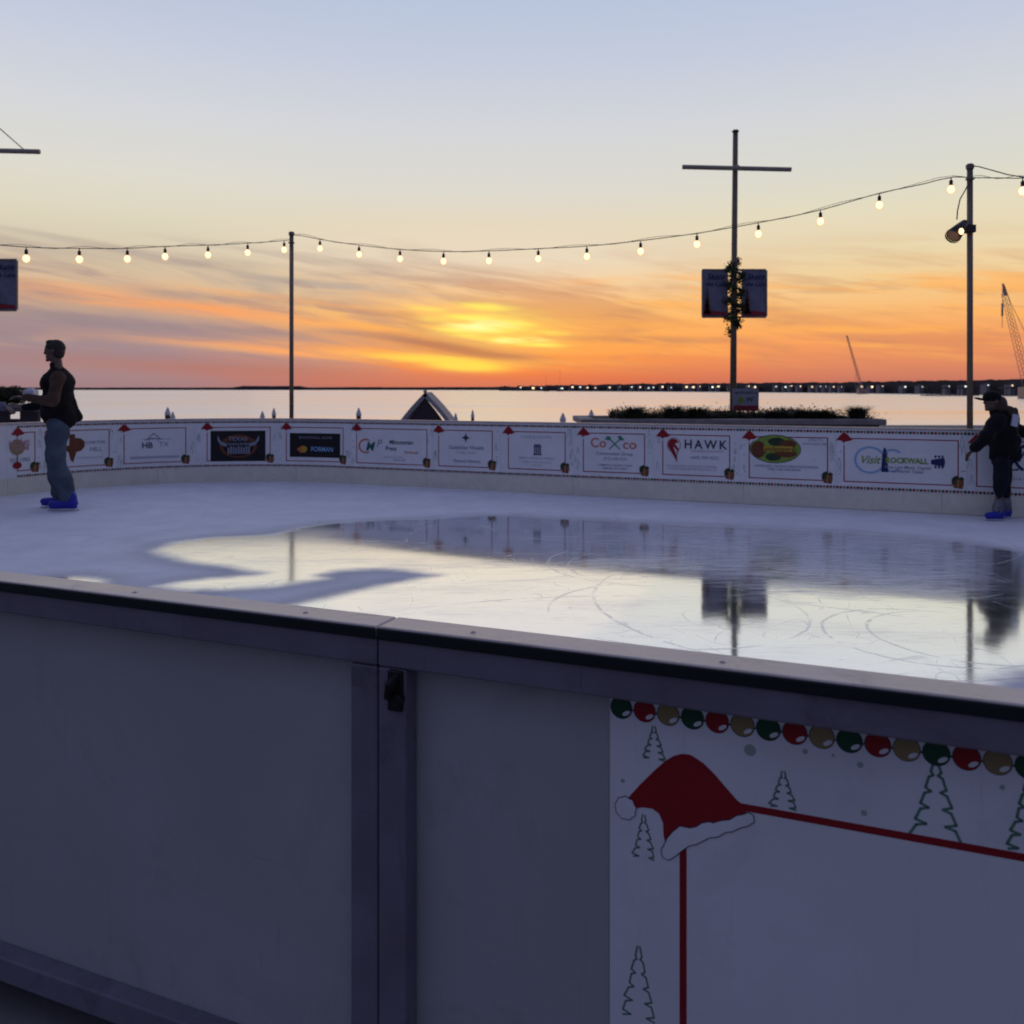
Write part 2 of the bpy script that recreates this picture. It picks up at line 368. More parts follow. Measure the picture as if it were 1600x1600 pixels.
for fx, fy, wx, wy, sh, am in ((400,468,150,4,.10,.6),(350,546,120,5,.07,.65),(520,508,110,6,.08,.6),(600,552,90,5,.10,.7),(900,548,120,6,.02,.5),(1050,510,150,7,.02,.5),(1250,520,160,6,.0,.45),(160,470,90,5,.10,.5),(960,440,120,6,-.02,.35),(870,566,130,5,.03,.5)):
    q_ = wm('MULTIPLY', g(fx, fy, wx, wy, sh), am); hot = q_ if hot is None else wm('MAXIMUM', hot, q_)
c7 = mixc(nt, wm('MULTIPLY', hot, lin(nt, n4, .36, .56, .3, 1.)), c7, mixc(nt, sstep(nt, az, -.42, -.12), srgb(240,176,124), srgb(255,174,86)))
c7 = mixc(nt, wm('MULTIPLY', sp, .85), c7, srgb(255,238,104))
c7 = mixc(nt, core, c7, srgb(255,252,176))
c7 = mixc(nt, wm('MULTIPLY', sp2, .8), c7, srgb(255,216,86))
c7 = mixc(nt, wm('MULTIPLY', g(690, 541, 90, 6, .16), .7), c7, srgb(176,112,84))
# behind and overhead
cosd = wm('DIVIDE', Y, hor)
ff = sstep(nt, cosd, -.25, .72)
sky = mixc(nt, ff, bk, c7)
st = nt.nodes.new('ShaderNodeTexSky'); st.sky_type = 'NISHITA'; st.sun_disc = False
st.sun_elevation = R(1.5); st.sun_rotation = R(-2)
bg1 = nt.nodes.new('ShaderNodeBackground'); LK(sky.k, bg1.inputs[0]); bg1.inputs[1].default_value = 1.0
bg2 = nt.nodes.new('ShaderNodeBackground'); LK(st.outputs[0], bg2.inputs[0]); bg2.inputs[1].default_value = .004
ad = nt.nodes.new('ShaderNodeAddShader'); LK(bg1.outputs[0], ad.inputs[0]); LK(bg2.outputs[0], ad.inputs[1])
wo = nt.nodes.new('ShaderNodeOutputWorld'); LK(ad.outputs[0], wo.inputs['Surface'])

sl = bpy.data.lights.new('sun', 'SUN'); sl.use_shadow = True; so = bpy.data.objects.new('sun', sl); COL.objects.link(so)
sl.energy = .02; sl.angle = R(30); sl.color = (1, .55, .25)
so.rotation_euler = Vector((math.sin(R(-2))*math.cos(R(2.5)), math.cos(R(-2))*math.cos(R(2.5)), math.sin(R(2.5)))).to_track_quat('Z', 'Y').to_euler()

# ------------------------------------------------------------------ setting: lake, quay, paving
def lake_mat():
    m = bpy.data.materials.new('lake_water'); m.use_nodes = True; t_ = m.node_tree; t_.nodes.clear()
    c = t_.nodes.new('ShaderNodeTexCoord'); mp = t_.nodes.new('ShaderNodeMapping'); mp.inputs['Scale'].default_value = (.006,.03,1)
    n = t_.nodes.new('ShaderNodeTexNoise'); n.inputs['Scale'].default_value = 1; n.inputs['Detail'].default_value = 8; n.inputs['Roughness'].default_value = .6
    t_.links.new(c.outputs['Object'], mp.inputs[0]); t_.links.new(mp.outputs[0], n.inputs['Vector'])
    r = lin(t_, N(n.outputs['Fac']), .3, .7, .18, .32)
    g_ = t_.nodes.new('ShaderNodeBsdfGlossy'); g_.inputs['Color'].default_value = (1,.985,.97,1); t_.links.new(r.k, g_.inputs['Roughness'])
    d_ = t_.nodes.new('ShaderNodeBsdfDiffuse'); d_.inputs['Color'].default_value = (.05,.06,.07,1)
    mx = t_.nodes.new('ShaderNodeMixShader'); mx.inputs[0].default_value = .97
    t_.links.new(d_.outputs[0], mx.inputs[1]); t_.links.new(g_.outputs[0], mx.inputs[2])
    o = t_.nodes.new('ShaderNodeOutputMaterial'); t_.links.new(mx.outputs[0], o.inputs['Surface'])
    return m
M['lake'] = lake_mat()
LZ = -3.0
b = MB(); b.add([(-30000,34,LZ),(30000,34,LZ),(30000,40000,LZ),(-30000,40000,LZ)], [(0,1,2,3)])
tag(b.build('lake', M['lake']), 'calm lake water pale under the sunset sky', kind='structure')
b = MB(); b.box(-70, 70, -40, 34, -4.5, -.06)
tag(b.build('paving', M['pave']), 'paved waterfront plaza around the rink', kind='structure')

# ------------------------------------------------------------------ rink path (rounded rectangle, turned 22.4 deg)
TH = R(22.4); CU = Vector((math.cos(TH), -math.sin(TH), 0)); CV = Vector((math.sin(TH), math.cos(TH), 0))
def uv(u, v, z=0): return CU*u+CV*v+Vector((0,0,z))
def toUV(p): return p.dot(CU), p.dot(CV)
U0, U1, V0, V1, RR = -10.15, 9.0, 1.44, 10.6, 3.0
LS = (U1-RR)-(U0+RR); LE = (V1-V0)-2*RR; LA = math.pi/2*RR
LT = 2*(LS+LE)+4*LA
def path(s, off=0., z=0.):
    s = s % LT
    segs = [('l',(U1-RR,V1),(-1,0),LS,(0,1)), ('a',(U0+RR,V1-RR),90,LA,None), ('l',(U0,V1-RR),(0,-1),LE,(-1,0)), ('a',(U0+RR,V0+RR),180,LA,None),
            ('l',(U0+RR,V0),(1,0),LS,(0,-1)), ('a',(U1-RR,V0+RR),270,LA,None), ('l',(U1,V0+RR),(0,1),LE,(1,0)), ('a',(U1-RR,V1-RR),0,LA,None)]
    for k, p, d, L, nn in segs:
        if s <= L+1e-9:
            if k == 'l': return uv(p[0]+d[0]*s+nn[0]*off, p[1]+d[1]*s+nn[1]*off, z)
            a = R(d)+s/RR
            return uv(p[0]+math.cos(a)*(RR+off), p[1]+math.sin(a)*(RR+off), z)
        s -= L
    return path(0, off, z)
def s_near(u): return LS+2*LA+LE+(u-(U0+RR))
def curved(s):
    s %= LT
    return not (s < LS-.01 or s_near(U0+RR)+.01 < s < s_near(U1-RR)-.01)
def ribbon(b, s0, s1, o0, o1, z0, z1, mi=0):
    n = 1 if not (curved(s0) or curved(s1) or curved((s0+s1)/2)) else max(2, int((s1-s0)/.12))
    ss = [s0+(s1-s0)*i/n for i in range(n+1)]
    vs = []
    for s in ss: vs += [path(s,o0,z0), path(s,o1,z0), path(s,o1,z1), path(s,o0,z1)]
    fs = []
    for i in range(n):
        k = i*4
        for j in range(4): fs.append((k+j, k+(j+1)%4, k+4+(j+1)%4, k+4+j))
    fs += [(3,2,1,0), (n*4, n*4+1, n*4+2, n*4+3)]
    b.add(vs, fs, mi)
# photo column -> path length on the far boards
SS = np.linspace(-3, 17.6, 3000)
PX = np.array([(lambda p: 800+F*p.x/p.y)(path(float(s))) for s in SS])
_o = np.argsort(PX)
def s_of(px): return float(np.interp(px, PX[_o], SS[_o]))

# ---- ice sheet with meltwater
def unproj(px, py): D = F*H/(py-HY); return ((px-800)/F*D, D)
WET = [[(233,862),(266,848),(331,840),(419,837),(445,832),(462,826),(506,820),(594,814),(681,811),(747,806),(812,806),(856,810),(950,813),(1050,818),(1200,824),(1350,832),
        (1500,845),(1600,862),(1720,900),(1800,960),(1720,1020),(1610,1046),(1560,1064),(1500,1112),(1300,1112),(900,1040),(600,985),(470,958),(440,948),
        (506,933),(572,918),(637,907),(681,899),(637,893),(594,890),(532,894),(506,899),(515,903),(506,907),(471,911),(419,918),(353,922),(279,922),(246,916),(279,909),
        (331,903),(388,898),(405,896),(388,894),(344,885),(287,878)],
       [(40,906),(80,901),(120,900),(165,905),(165,922),(40,912)]]
def sdf(P, poly):
    V = np.array([unproj(*p) for p in poly]); d = np.full(len(P), 1e9); ins = np.zeros(len(P), bool)
    for i in range(len(V)):
        a, c = V[i], V[(i+1) % len(V)]
        e = c-a; w = P-a; tt = np.clip((w@e)/(e@e), 0, 1); q = w-tt[:,None]*e
        d = np.minimum(d, np.sqrt((q**2).sum(1)))
        c1 = (a[1] <= P[:,1]) & (c[1] > P[:,1]) | (a[1] > P[:,1]) & (c[1] <= P[:,1])
        xi = a[0]+(P[:,1]-a[1])*e[0]/(e[1] if abs(e[1]) > 1e-9 else 1e-9)
        ins ^= c1 & (P[:,0] < xi)
    return np.where(ins, d, -d)
du = .05
us = np.arange(U0-.02, U1+.03, du); vs_ = np.arange(V0-.02, V1+.03, du)
UU, VV = np.meshgrid(us, vs_, indexing='ij')
P2 = np.stack([UU.ravel()*CU.x+VV.ravel()*CV.x, UU.ravel()*CU.y+VV.ravel()*CV.y], 1)
sd = np.maximum(sdf(P2, WET[0]), sdf(P2, WET[1]))
qx = np.maximum(np.abs(UU.ravel()-(U0+U1)/2)-((U1-U0)/2-RR), 0); qy = np.maximum(np.abs(VV.ravel()-(V0+V1)/2)-((V1-V0)/2-RR), 0)
inside = (np.hypot(qx, qy) < RR+.05)
nu_, nv_ = UU.shape
idx = np.arange(nu_*nv_).reshape(nu_, nv_)
quads = np.stack([idx[:-1,:-1], idx[1:,:-1], idx[1:,1:], idx[:-1,1:]], -1).reshape(-1, 4)
quads = quads[inside[quads].all(1)]
me = bpy.data.meshes.new('ice')
smo = lambda x, a, c: (lambda t: t*t*(3-2*t))(np.clip((x-a)/(c-a), 0, 1))
UUr, VVr = UU.ravel(), VV.ravel()
Zi = .0075*np.where(VVr < 7.2, np.maximum(VVr-5.2, 0)**2/(np.maximum(VVr-5.2, 0)+.35), 2.0**2/2.35)*(1-smo(UUr, -5.6, -2.0))   # far left ice raised a centimetre, shaped to make its water mirror the sky
me.from_pydata([(float(a), float(c), float(z)) for (a, c), z in zip(P2, Zi)], [], quads.tolist())
me.polygons.foreach_set('use_smooth', [True]*len(quads))
SL = [[(585,833),(620,822),(700,812),(760,800),(900,790),(1500,790),(1480,860),(1470,960),(1460,1130),(900,1130),(640,1010),(560,940),(690,905),(760,882),(650,864),(592,847)]]
slick = sdf(P2, SL[0])
at2 = me.attributes.new('slick', 'FLOAT', 'POINT'); at2.data.foreach_set('value', slick.astype(np.float32))
at_ = me.attributes.new('wet', 'FLOAT', 'POINT'); at_.data.foreach_set('value', sd.astype(np.float32))
def ice_mat():
    m = bpy.data.materials.new('rink_ice'); m.use_nodes = True; T = m.node_tree; T.nodes.clear()
    mm = lambda op, a, b=None, c=None, clamp=False: mth(T, op, a, b, c, clamp)
    tc = T.nodes.new('ShaderNodeTexCoord'); ob = tc.outputs['Object']
    def nz(scale, detail=5, rough=.5, mp=None):
        n = T.nodes.new('ShaderNodeTexNoise'); n.inputs['Scale'].default_value = scale; n.inputs['Detail'].default_value = detail; n.inputs['Roughness'].default_value = rough
        if mp:
            q = T.nodes.new('ShaderNodeMapping'); q.inputs['Scale'].default_value = mp[0]; q.inputs['Rotation'].default_value = (0,0,mp[1]); T.links.new(ob, q.inputs[0]); T.links.new(q.outputs[0], n.inputs['Vector'])
        else: T.links.new(ob, n.inputs['Vector'])
        return N(n.outputs['Fac'])
    a = T.nodes.new('ShaderNodeAttribute'); a.attribute_name = 'wet'; w = N(a.outputs['Fac'])
    nA, nB, nC = nz(1.1, 4), nz(7, 6, .6), nz(.9, 7, .65, ((1.,2.6,1), R(22)))
    ws = mm('ADD', mm('ADD', w, mm('MULTIPLY', mm('SUBTRACT', nA, .5), .16)), mm('MULTIPLY', mm('SUBTRACT', nB, .5), .09))
    wet = sstep(T, ws, -.09, .15)
    rim = mm('MULTIPLY', sstep(T, ws, -.32, -.03), sstep(T, ws, -.03, .08, 1, 0))   # damp, dark margin round the water
    # skate marks: scratched circles
    arcs = [[(1206,933),(1262,962),(1162,1012)], [(1289,968),(1320,1007),(1486,1042)], [(1364,966),(1377,999),(1490,1031)], [(869,867),(856,880),(878,896)], [(900,872),(888,886),(912,900)],
            [(560,840),(700,850),(900,838)], [(620,955),(900,932),(1100,934)], [(980,842),(1150,858),(1300,850)], [(1020,880),(1250,868),(1420,882)], [(590,826),(575,838),(640,850)],
            [(1300,905),(1420,930),(1560,930)], [(700,870),(820,880),(1000,868)], [(1180,860),(1330,882),(1500,886)], [(200,800),(420,806),(640,796)], [(60,840),(240,826),(420,800)]]
    acc = None
    for tri in arcs:
        (x1,y1),(x2,y2),(x3,y3) = [unproj(*p) for p in tri]
        d = 2*(x1*(y2-y3)+x2*(y3-y1)+x3*(y1-y2))
        ux = ((x1*x1+y1*y1)*(y2-y3)+(x2*x2+y2*y2)*(y3-y1)+(x3*x3+y3*y3)*(y1-y2))/d
        uy = ((x1*x1+y1*y1)*(x3-x2)+(x2*x2+y2*y2)*(x1-x3)+(x3*x3+y3*y3)*(x2-x1))/d
        r = math.hypot(x1-ux, y1-uy)
        dn = T.nodes.new('ShaderNodeVectorMath'); dn.operation = 'DISTANCE'; T.links.new(ob, dn.inputs[0]); dn.inputs[1].default_value = (ux, uy, 0)
        q = mm('ABSOLUTE', mm('SUBTRACT', mm('ADD', N(dn.outputs['Value']), mm('MULTIPLY', mm('SUBTRACT', nB, .5), .05)), r))
        wd = .011*min(1.6, math.sqrt((y1+y2)/2/4))
        L = sstep(T, q, wd*.25, wd*1.4, 1, 0)
        acc = L if acc is None else mm('MAXIMUM', acc, L)
    cut = None
    for sc_, lv, det, wdt in ((.55, 17, 1.0, .035), (.9, 11, 1.5, .04), (.38, 23, .6, .03)):   # long crossing skate cuts
        nn = T.nodes.new('ShaderNodeTexNoise'); nn.inputs['Scale'].default_value = sc_; nn.inputs['Detail'].default_value = det; nn.inputs['Distortion'].default_value = .8
        of = T.nodes.new('ShaderNodeVectorMath'); of.operation = 'ADD'; T.links.new(ob, of.inputs[0]); of.inputs[1].default_value = (lv*3.1, sc_*40, lv)
        T.links.new(of.outputs[0], nn.inputs['Vector'])
        fr_ = mm('ABSOLUTE', mm('SUBTRACT', mm('FRACT', mm('MULTIPLY', N(nn.outputs['Fac']), lv)), .5))
        L = mm('MULTIPLY', sstep(T, fr_, wdt*.3, wdt, 1, 0), sstep(T, nz(1.7+sc_, 3), .46, .60))
        cut = L if cut is None else mm('MAXIMUM', cut, L)
    acc = mm('MAXIMUM', acc, mm('MULTIPLY', cut, .75))
    marks = mm('MULTIPLY', acc, mm('MULTIPLY', sstep(T, nA, .42, .56), sstep(T, nB, .34, .52)))
    # thin frozen crust that dulls the water in places
    sa = T.nodes.new('ShaderNodeAttribute'); sa.attribute_name = 'slick'; sk = sstep(T, mm('ADD', N(sa.outputs['Fac']), mm('MULTIPLY', mm('SUBTRACT', nB, .5), .10)), -.75, .12)
    scr = nz(1, 7, .7, ((3.2,26,1), R(22)))
    nD = nz(.45, 4, .5)
    crust = mm('MULTIPLY', sstep(T, nC, .46, .70), mm('ADD', .18, mm('MULTIPLY', sstep(T, scr, .44, .64), .42)))
    crust = mm('MAXIMUM', crust, mm('MULTIPLY', mm('MULTIPLY', sstep(T, scr, .56, .70), sstep(T, nD, .40, .55)), .5))
    speck = mm('MULTIPLY', sstep(T, nz(26, 3, .6, ((1,1.6,1), .3)), .66, .74), sstep(T, nC, .40, .60))
    pv = T.nodes.new('ShaderNodeVectorMath'); pv.operation = 'DOT_PRODUCT'; T.links.new(ob, pv.inputs[0]); pv.inputs[1].default_value = tuple(CV)
    vv = mm('ADD', N(pv.outputs['Value']), mm('ADD', mm('MULTIPLY', mm('SUBTRACT', nC, .5), 2.2), mm('MULTIPLY', mm('SUBTRACT', scr, .5), 1.2)))
    pu_ = T.nodes.new('ShaderNodeVectorMath'); pu_.operation = 'DOT_PRODUCT'; T.links.new(ob, pu_.inputs[0]); pu_.inputs[1].default_value = tuple(CU)
    uu = mm('ADD', N(pu_.outputs['Value']), mm('MULTIPLY', mm('SUBTRACT', nC, .5), 3.))
    band = mm('MULTIPLY', mm('MULTIPLY', sstep(T, vv, 5.9, 6.9), sk), sstep(T, uu, -2.9, -1.1, .18, 1))
    crust = mm('MAXIMUM', mm('MULTIPLY', crust, lin(T, band, 0, 1, .55, 1.)), mm('MULTIPLY', band, lin(T, scr, .38, .62, .06, .60)))
    dull = mm('MAXIMUM', mm('MAXIMUM', crust, mm('MULTIPLY', marks, .42)), mm('MULTIPLY', speck, .45))
    gl = mm('MULTIPLY', wet, mm('SUBTRACT', 1, dull))
    # frosted ice
    fb = T.nodes.new('ShaderNodeBsdfPrincipled'); fb.inputs['Roughness'].default_value = .62; fb.inputs['Specular IOR Level'].default_value = .25
    shade = mm('ADD', lin(T, nz(2.2, 8, .62), .3, .7, .80, .98), mm('MULTIPLY', mm('SUBTRACT', nB, .5), .10))
    shade = mm('MULTIPLY', shade, mm('SUBTRACT', 1, mm('MULTIPLY', rim, .20)))
    shade = mm('MULTIPLY', shade, mm('SUBTRACT', 1, mm('MULTIPLY', marks, .16)))
    cb = T.nodes.new('ShaderNodeVectorMath'); cb.operation = 'SCALE'; cb.inputs[0].default_value = (.84,.85,.88); T.links.new(shade.k, cb.inputs['Scale'])
    T.links.new(cb.outputs[0], fb.inputs['Base Color'])
    bp = T.nodes.new('ShaderNodeBump'); bp.inputs['Strength'].default_value = .35; bp.inputs['Distance'].default_value = .01
    T.links.new(nz(34, 5, .6).k, bp.inputs['Height']); T.links.new(bp.outputs[0], fb.inputs['Normal'])
    # water film on smooth ice
    gg = T.nodes.new('ShaderNodeBsdfGlossy'); gg.inputs['Color'].default_value = (.965,.98,1,1)
    rgh = mm('ADD', mm('ADD', .055, mm('ADD', mm('MULTIPLY', mm('SUBTRACT', 1, sk), .06), mm('MULTIPLY', band, .05))), mm('MULTIPLY', mm('ADD', dull, mm('SUBTRACT', 1, wet)), .12)); T.links.new(rgh.k, gg.inputs['Roughness'])
    bp2 = T.nodes.new('ShaderNodeBump'); bp2.inputs['Strength'].default_value = .05; bp2.inputs['Distance'].default_value = .004
    T.links.new(nz(9, 5, .6, ((1,1,1), 0)).k, bp2.inputs['Height']); T.links.new(bp2.outputs[0], gg.inputs['Normal'])
    mx = T.nodes.new('ShaderNodeMixShader'); T.links.new(mm('MULTIPLY', gl, .97).k, mx.inputs[0]); T.links.new(fb.outputs[0], mx.inputs[1]); T.links.new(gg.outputs[0], mx.inputs[2])
    o = T.nodes.new('ShaderNodeOutputMaterial'); T.links.new(mx.outputs[0], o.inputs['Surface'])
    return m
me.materials.append(ice_mat())
ice = bpy.data.objects.new('ice', me); COL.objects.link(ice)
tag(ice, 'frosted rink ice with a wide sheet of meltwater', kind='structure')

# ------------------------------------------------------------------ rink boards
ZT = .94
seams = [.99+2.13*k for k in range(7)]
a0, a1 = seams[-1], s_near(-.84)-2.13*3
seams += [a0+(a1-a0)*k/6 for k in range(1, 7)]
seams += [s_near(-.84)-2.13*k for k in (2, 1)] + [s_near(-.84)+2.13*k for k in (0, 1, 2)]
a0 = seams[-1]; a1 = LT+.99
seams += [a0+(a1-a0)*k/8 for k in range(1, 9)]
GAP = .0012
def board_label(i, s):
    if s_near(-.84)-2.2 < s < s_near(-.84)-.1: return 'near rink board with bare grey outside, the left one of the two in front'
    if s_near(-.84)-.1 < s < s_near(-.84)+2: return 'near rink board carrying the painted Christmas banner on its outside'
    return None
far_lbl = {0: 'far rink board at the right picture edge, behind the child in black', 1: 'far rink board behind the banner with the blue loop and lighthouse',
           2: 'far rink board behind the banner with the yellow green oval', 3: 'far rink board behind the banners with green crossed tools and small tower',
           4: 'far rink board behind the purple star banner', 5: 'far rink board right of the corner, behind the black blue lettered banner',
           6: 'curved rink board in the far corner, behind the black longhorn banner', 7: 'curved rink board left of the far corner, behind the skater in jeans',
           8: 'rink board at the left picture edge, curving towards the camera'}
for i in range(len(seams)-1):
    s0, s1 = seams[i]+GAP, seams[i+1]-GAP
    mid = (s0+s1)/2
    t_ = empty('rink_board', path(mid, .03))
    inv = Vector(t_.location)
    lb = board_label(i, mid) or far_lbl.get(i, 'white rink board of the rink side hidden from the picture')
    tag(t_, lb, 'rink board', 'boards round the ice rink')
    def part(name, ribs, m):
        b = MB()
        for r in ribs: ribbon(b, *r)
        b.v = [tuple(Vector(v)-inv) for v in b.v]
        return b.build(name, m, t_)
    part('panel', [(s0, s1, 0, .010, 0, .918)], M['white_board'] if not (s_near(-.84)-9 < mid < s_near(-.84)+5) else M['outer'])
    bevel(part('kick_plate', [(s0, s1, -.012, -.001, .004, .226)], M['kick']), .003, 1)
    bevel(part('top_rail', [(s0, s1, -.018, .058, .919, ZT)], M['cap']), .004)
    bevel(part('edge_strip', [(s0, s1, .0585, .063, .917, ZT-.002)], M['black_edge']), .002, 1)
    fr_ = [(s0, s1, .011, .056, .866, .9175), (s0, s1, .011, .056, .02, .075)]
    fr_ += [(s0, s0+.058, .012, .0550, .076, .865), (s1-.058, s1, .012, .0550, .076, .865)]
    bevel(part('frame', fr_, M['frame']), .004)
    if s_near(-.84)-2.2 < mid < s_near(-.84)+2:
        b = MB()
        for z in (.835,):                      # hook latch on the stile beside the joint
            ribbon(b, s0+.024, s0+.054, .0545, .064, z-.045, z+.029)
            b.tube([path(s0+.034, .058, z-.020), path(s0+.036, .082, z-.012), path(s0+.040, .086, z+.012), path(s0+.044, .062, z+.020)], .008, 8)
            b.tube([path(s0+.050, .06, z-.02), path(s0+.050, .078, z-.02)], .011, 10)
        b.v = [tuple(Vector(v)-inv) for v in b.v]
        bevel(b.build('latch', M['latch'], t_), .002, 1)
        b = MB()
        for k in range(5):
            s = s0+.18+(s1-s0-.36)*k/4
            b.lathe([(.0001,ZT+.0005),(.0055,ZT+.0005),(.0045,ZT+.0015),(.0001,ZT+.003)], 10, 0, Matrix.Translation(path(s, .026)))
        b.v = [tuple(Vector(v)-inv) for v in b.v]
        b.build('screw', M['cap'], t_)

# ------------------------------------------------------------------ sponsor banners on the far boards
class Ban:
    """flat artwork on the far boards; coordinates: a metres to the right of the frame centre, z metres above ice"""
    def __init__(s, x0, x1, sh0, sh1, label):
        s.sc = (s_of(x0)+s_of(x1))/2; s.L = s.a(x0); s.Rr = s.a(x1); s.A0 = s.a(sh0); s.A1 = s.a(sh1)
        s.root = empty('sponsor_banner', path(s.sc, -.004, .23)); tag(s.root, label, 'banner', 'sponsor banners along the far boards')
        s.o = Vector(s.root.location); s.D = path(s.sc).y
        s.parts = {}
    def a(s, px): return s.sc-s_of(px)
    def zz(s, py, px=None):
        D = path(s_of(px) if px else s.sc).y
        return H-(py-HY)/F*D
    def P(s, a, z, off): return path(s.sc-a, -.004-off, z)-s.o
    def mb(s, name):
        return s.parts.setdefault(name, (MB(), []))
    def _mi(s, name, m):
        l = s.mb(name)[1]
        if m not in l: l.append(m)
        return l.index(m)
    def poly(s, name, m, pts, off):
        mi = s._mi(name, m)
        if not curved(s.sc): return s.mb(name)[0].add([s.P(a, z, off) for a, z in pts], [tuple(range(len(pts)))[::-1]], mi)
        lo, hi = min(p[0] for p in pts), max(p[0] for p in pts)
        n = max(1, int((hi-lo)/.05)+1)          # cut into narrow strips that follow the bend
        for i in range(n):
            q = list(pts)
            for lim, sg in ((lo+(hi-lo)*i/n, 1), (lo+(hi-lo)*(i+1)/n, -1)):
                out = []
                for p0, p1 in zip(q, q[1:]+q[:1]):
                    d0, d1 = (p0[0]-lim)*sg, (p1[0]-lim)*sg
                    if d0 >= 0: out.append(p0)
                    if d0*d1 < 0: t = d0/(d0-d1); out.append((lim, p0[1]+(p1[1]-p0[1])*t))
                q = out
            if len(q) > 2: s.mb(name)[0].add([s.P(a, z, off) for a, z in q], [tuple(range(len(q)))[::-1]], mi)
    def rect(s, name, m, a0, a1, z0, z1, off):
        n = max(1, int(abs(a1-a0)/.12))
        for i in range(n):
            b0, b1 = a0+(a1-a0)*i/n, a0+(a1-a0)*(i+1)/n
            s.poly(name, m, [(b0,z0),(b1,z0),(b1,z1),(b0,z1)], off)
    def disc(s, name, m, a, z, ra, rz, off, n=20, a0=0, a1=360, inner=0):
        q = [R(a0+(a1-a0)*i/n) for i in range(n+1)]
        if inner:
            for i in range(n):
                s.poly(name, m, [(a+ra*math.cos(q[i])*k, z+rz*math.sin(q[i])*k) for k in (inner, 1)]+[(a+ra*math.cos(q[i+1])*k, z+rz*math.sin(q[i+1])*k) for k in (1, inner)], off)
        else: s.poly(name, m, [(a+ra*math.cos(x), z+rz*math.sin(x)) for x in q[:-1 if a1-a0 == 360 else None]], off)
    def line(s, name, m, pts, w, off):
        for (a0, z0), (a1, z1) in zip(pts, pts[1:]):
            d = Vector((a1-a0, z1-z0)); n = Vector((-d.y, d.x)).normalized()*w/2
            s.poly(name, m, [(a0+n.x,z0+n.y),(a0-n.x,z0-n.y),(a1-n.x,z1-n.y),(a1+n.x,z1+n.y)], off)
    def text(s, name, m, txt, a, z, size, off=.004, bold=0, shear=0, space=1, sx=1):
        vs, fs = text_geo(txt, bold, shear, space)
        s.mb(name)[0].add([s.P(a+x*size*sx, z+y*size, off) for x, y in vs], fs, s._mi(name, m))
    def finish(s):
        for nme, (b, ms) in s.parts.items(): b.build(nme, ms, s.root)

FZ0, FZ1 = .312, .815
def banner(x0, x1, sh0, sh1, label, art):
    b = Ban(x0, x1, sh0, sh1, label)
    b.rect('sheet', M['white_print'], b.A0+.002, b.A1-.002, .232, .915, 0)
    # garland of coloured bulbs printed along both edges, pale trees and flakes between the frames
    n = int((b.A1-b.A0)/.036)
    for k in range(n):
        a = b.A0+(k+.5)*(b.A1-b.A0)/n
        for z in (.885, .249):
            b.disc('sheet', [M['green'], M['redline'], M['gold']][k % 3], a, z, .0155, .017, .0015, 8)
    b.rect('sheet', M['ink'], b.A0+.004, b.A1-.004, .889, .892, .001); b.rect('sheet', M['ink'], b.A0+.004, b.A1-.004, .252, .255, .001)
    rq = random.Random(int(x0)+99)
    for k in range(9):
        a = rq.choice([b.A0+rq.uniform(.02,.07), b.A1-rq.uniform(.02,.07)]); z = rq.uniform(.32, .82)
        if k % 2: b.disc('sheet', M['paleg'], a, z, .009, .009, .001, 8)
        else:
            q = rq.uniform(.03,.06); b.line('sheet', M['paleg'], [(a-q*.4,z-q),(a-q*.2,z),(a-q*.3,z),(a,z+q),(a+q*.3,z),(a+q*.2,z),(a+q*.4,z-q)], .006, .001)
    w = .012
    for r in ((b.L, b.Rr, FZ0, FZ0+w), (b.L, b.Rr, FZ1-w, FZ1), (b.L, b.L+w, FZ0+w, FZ1-w), (b.Rr-w, b.Rr, FZ0+w, FZ1-w)):
        b.rect('sheet', M['redline'], *r, .0015)
    a, z = b.L, FZ1-.01                       # Santa hat on the upper left corner
    b.poly('santa_hat', M['red'], [(a-.085,z-.025),(a-.05,z+.02),(a-.005,z+.07),(a+.03,z+.06),(a+.075,z+.012),(a+.095,z-.012),(a+.05,z-.028),(a+.02,z-.03),(a+.0,z-.055),(a-.01,z-.03),(a-.05,z-.018)], .004)
    b.disc('santa_hat', M['white_print'], a-.092, z-.032, .016, .016, .005, 10)
    b.poly('santa_hat', M['white_print'], [(a-.005,z-.058),(a+.02,z-.034),(a+.05,z-.031),(a+.10,z-.014),(a+.105,z-.028),(a+.06,z-.048),(a+.03,z-.056),(a+.005,z-.075)], .0035)
    a, z = b.Rr-.005, FZ0+.045                # wrapped present on the lower right corner
    b.poly('present', M['giftbox'], [(a-.045,z-.065),(a+.04,z-.075),(a+.055,z-.02),(a+.05,z+.03),(a-.05,z+.035)], .004)
    b.poly('present', M['giftgreen'], [(a-.062,z-.03),(a-.03,z-.025),(a-.012,z+.03),(a+.05,z+.02),(a+.06,z+.035),(a+.03,z+.06),(a+.01,z+.045),(a-.015,z+.068),(a-.045,z+.055),(a-.065,z+.03)], .0055)
    b.line('present', M['gold'], [(a-.005,z-.07),(a+.0,z+.03)], .012, .005)
    art(b)
    b.finish()
    return b

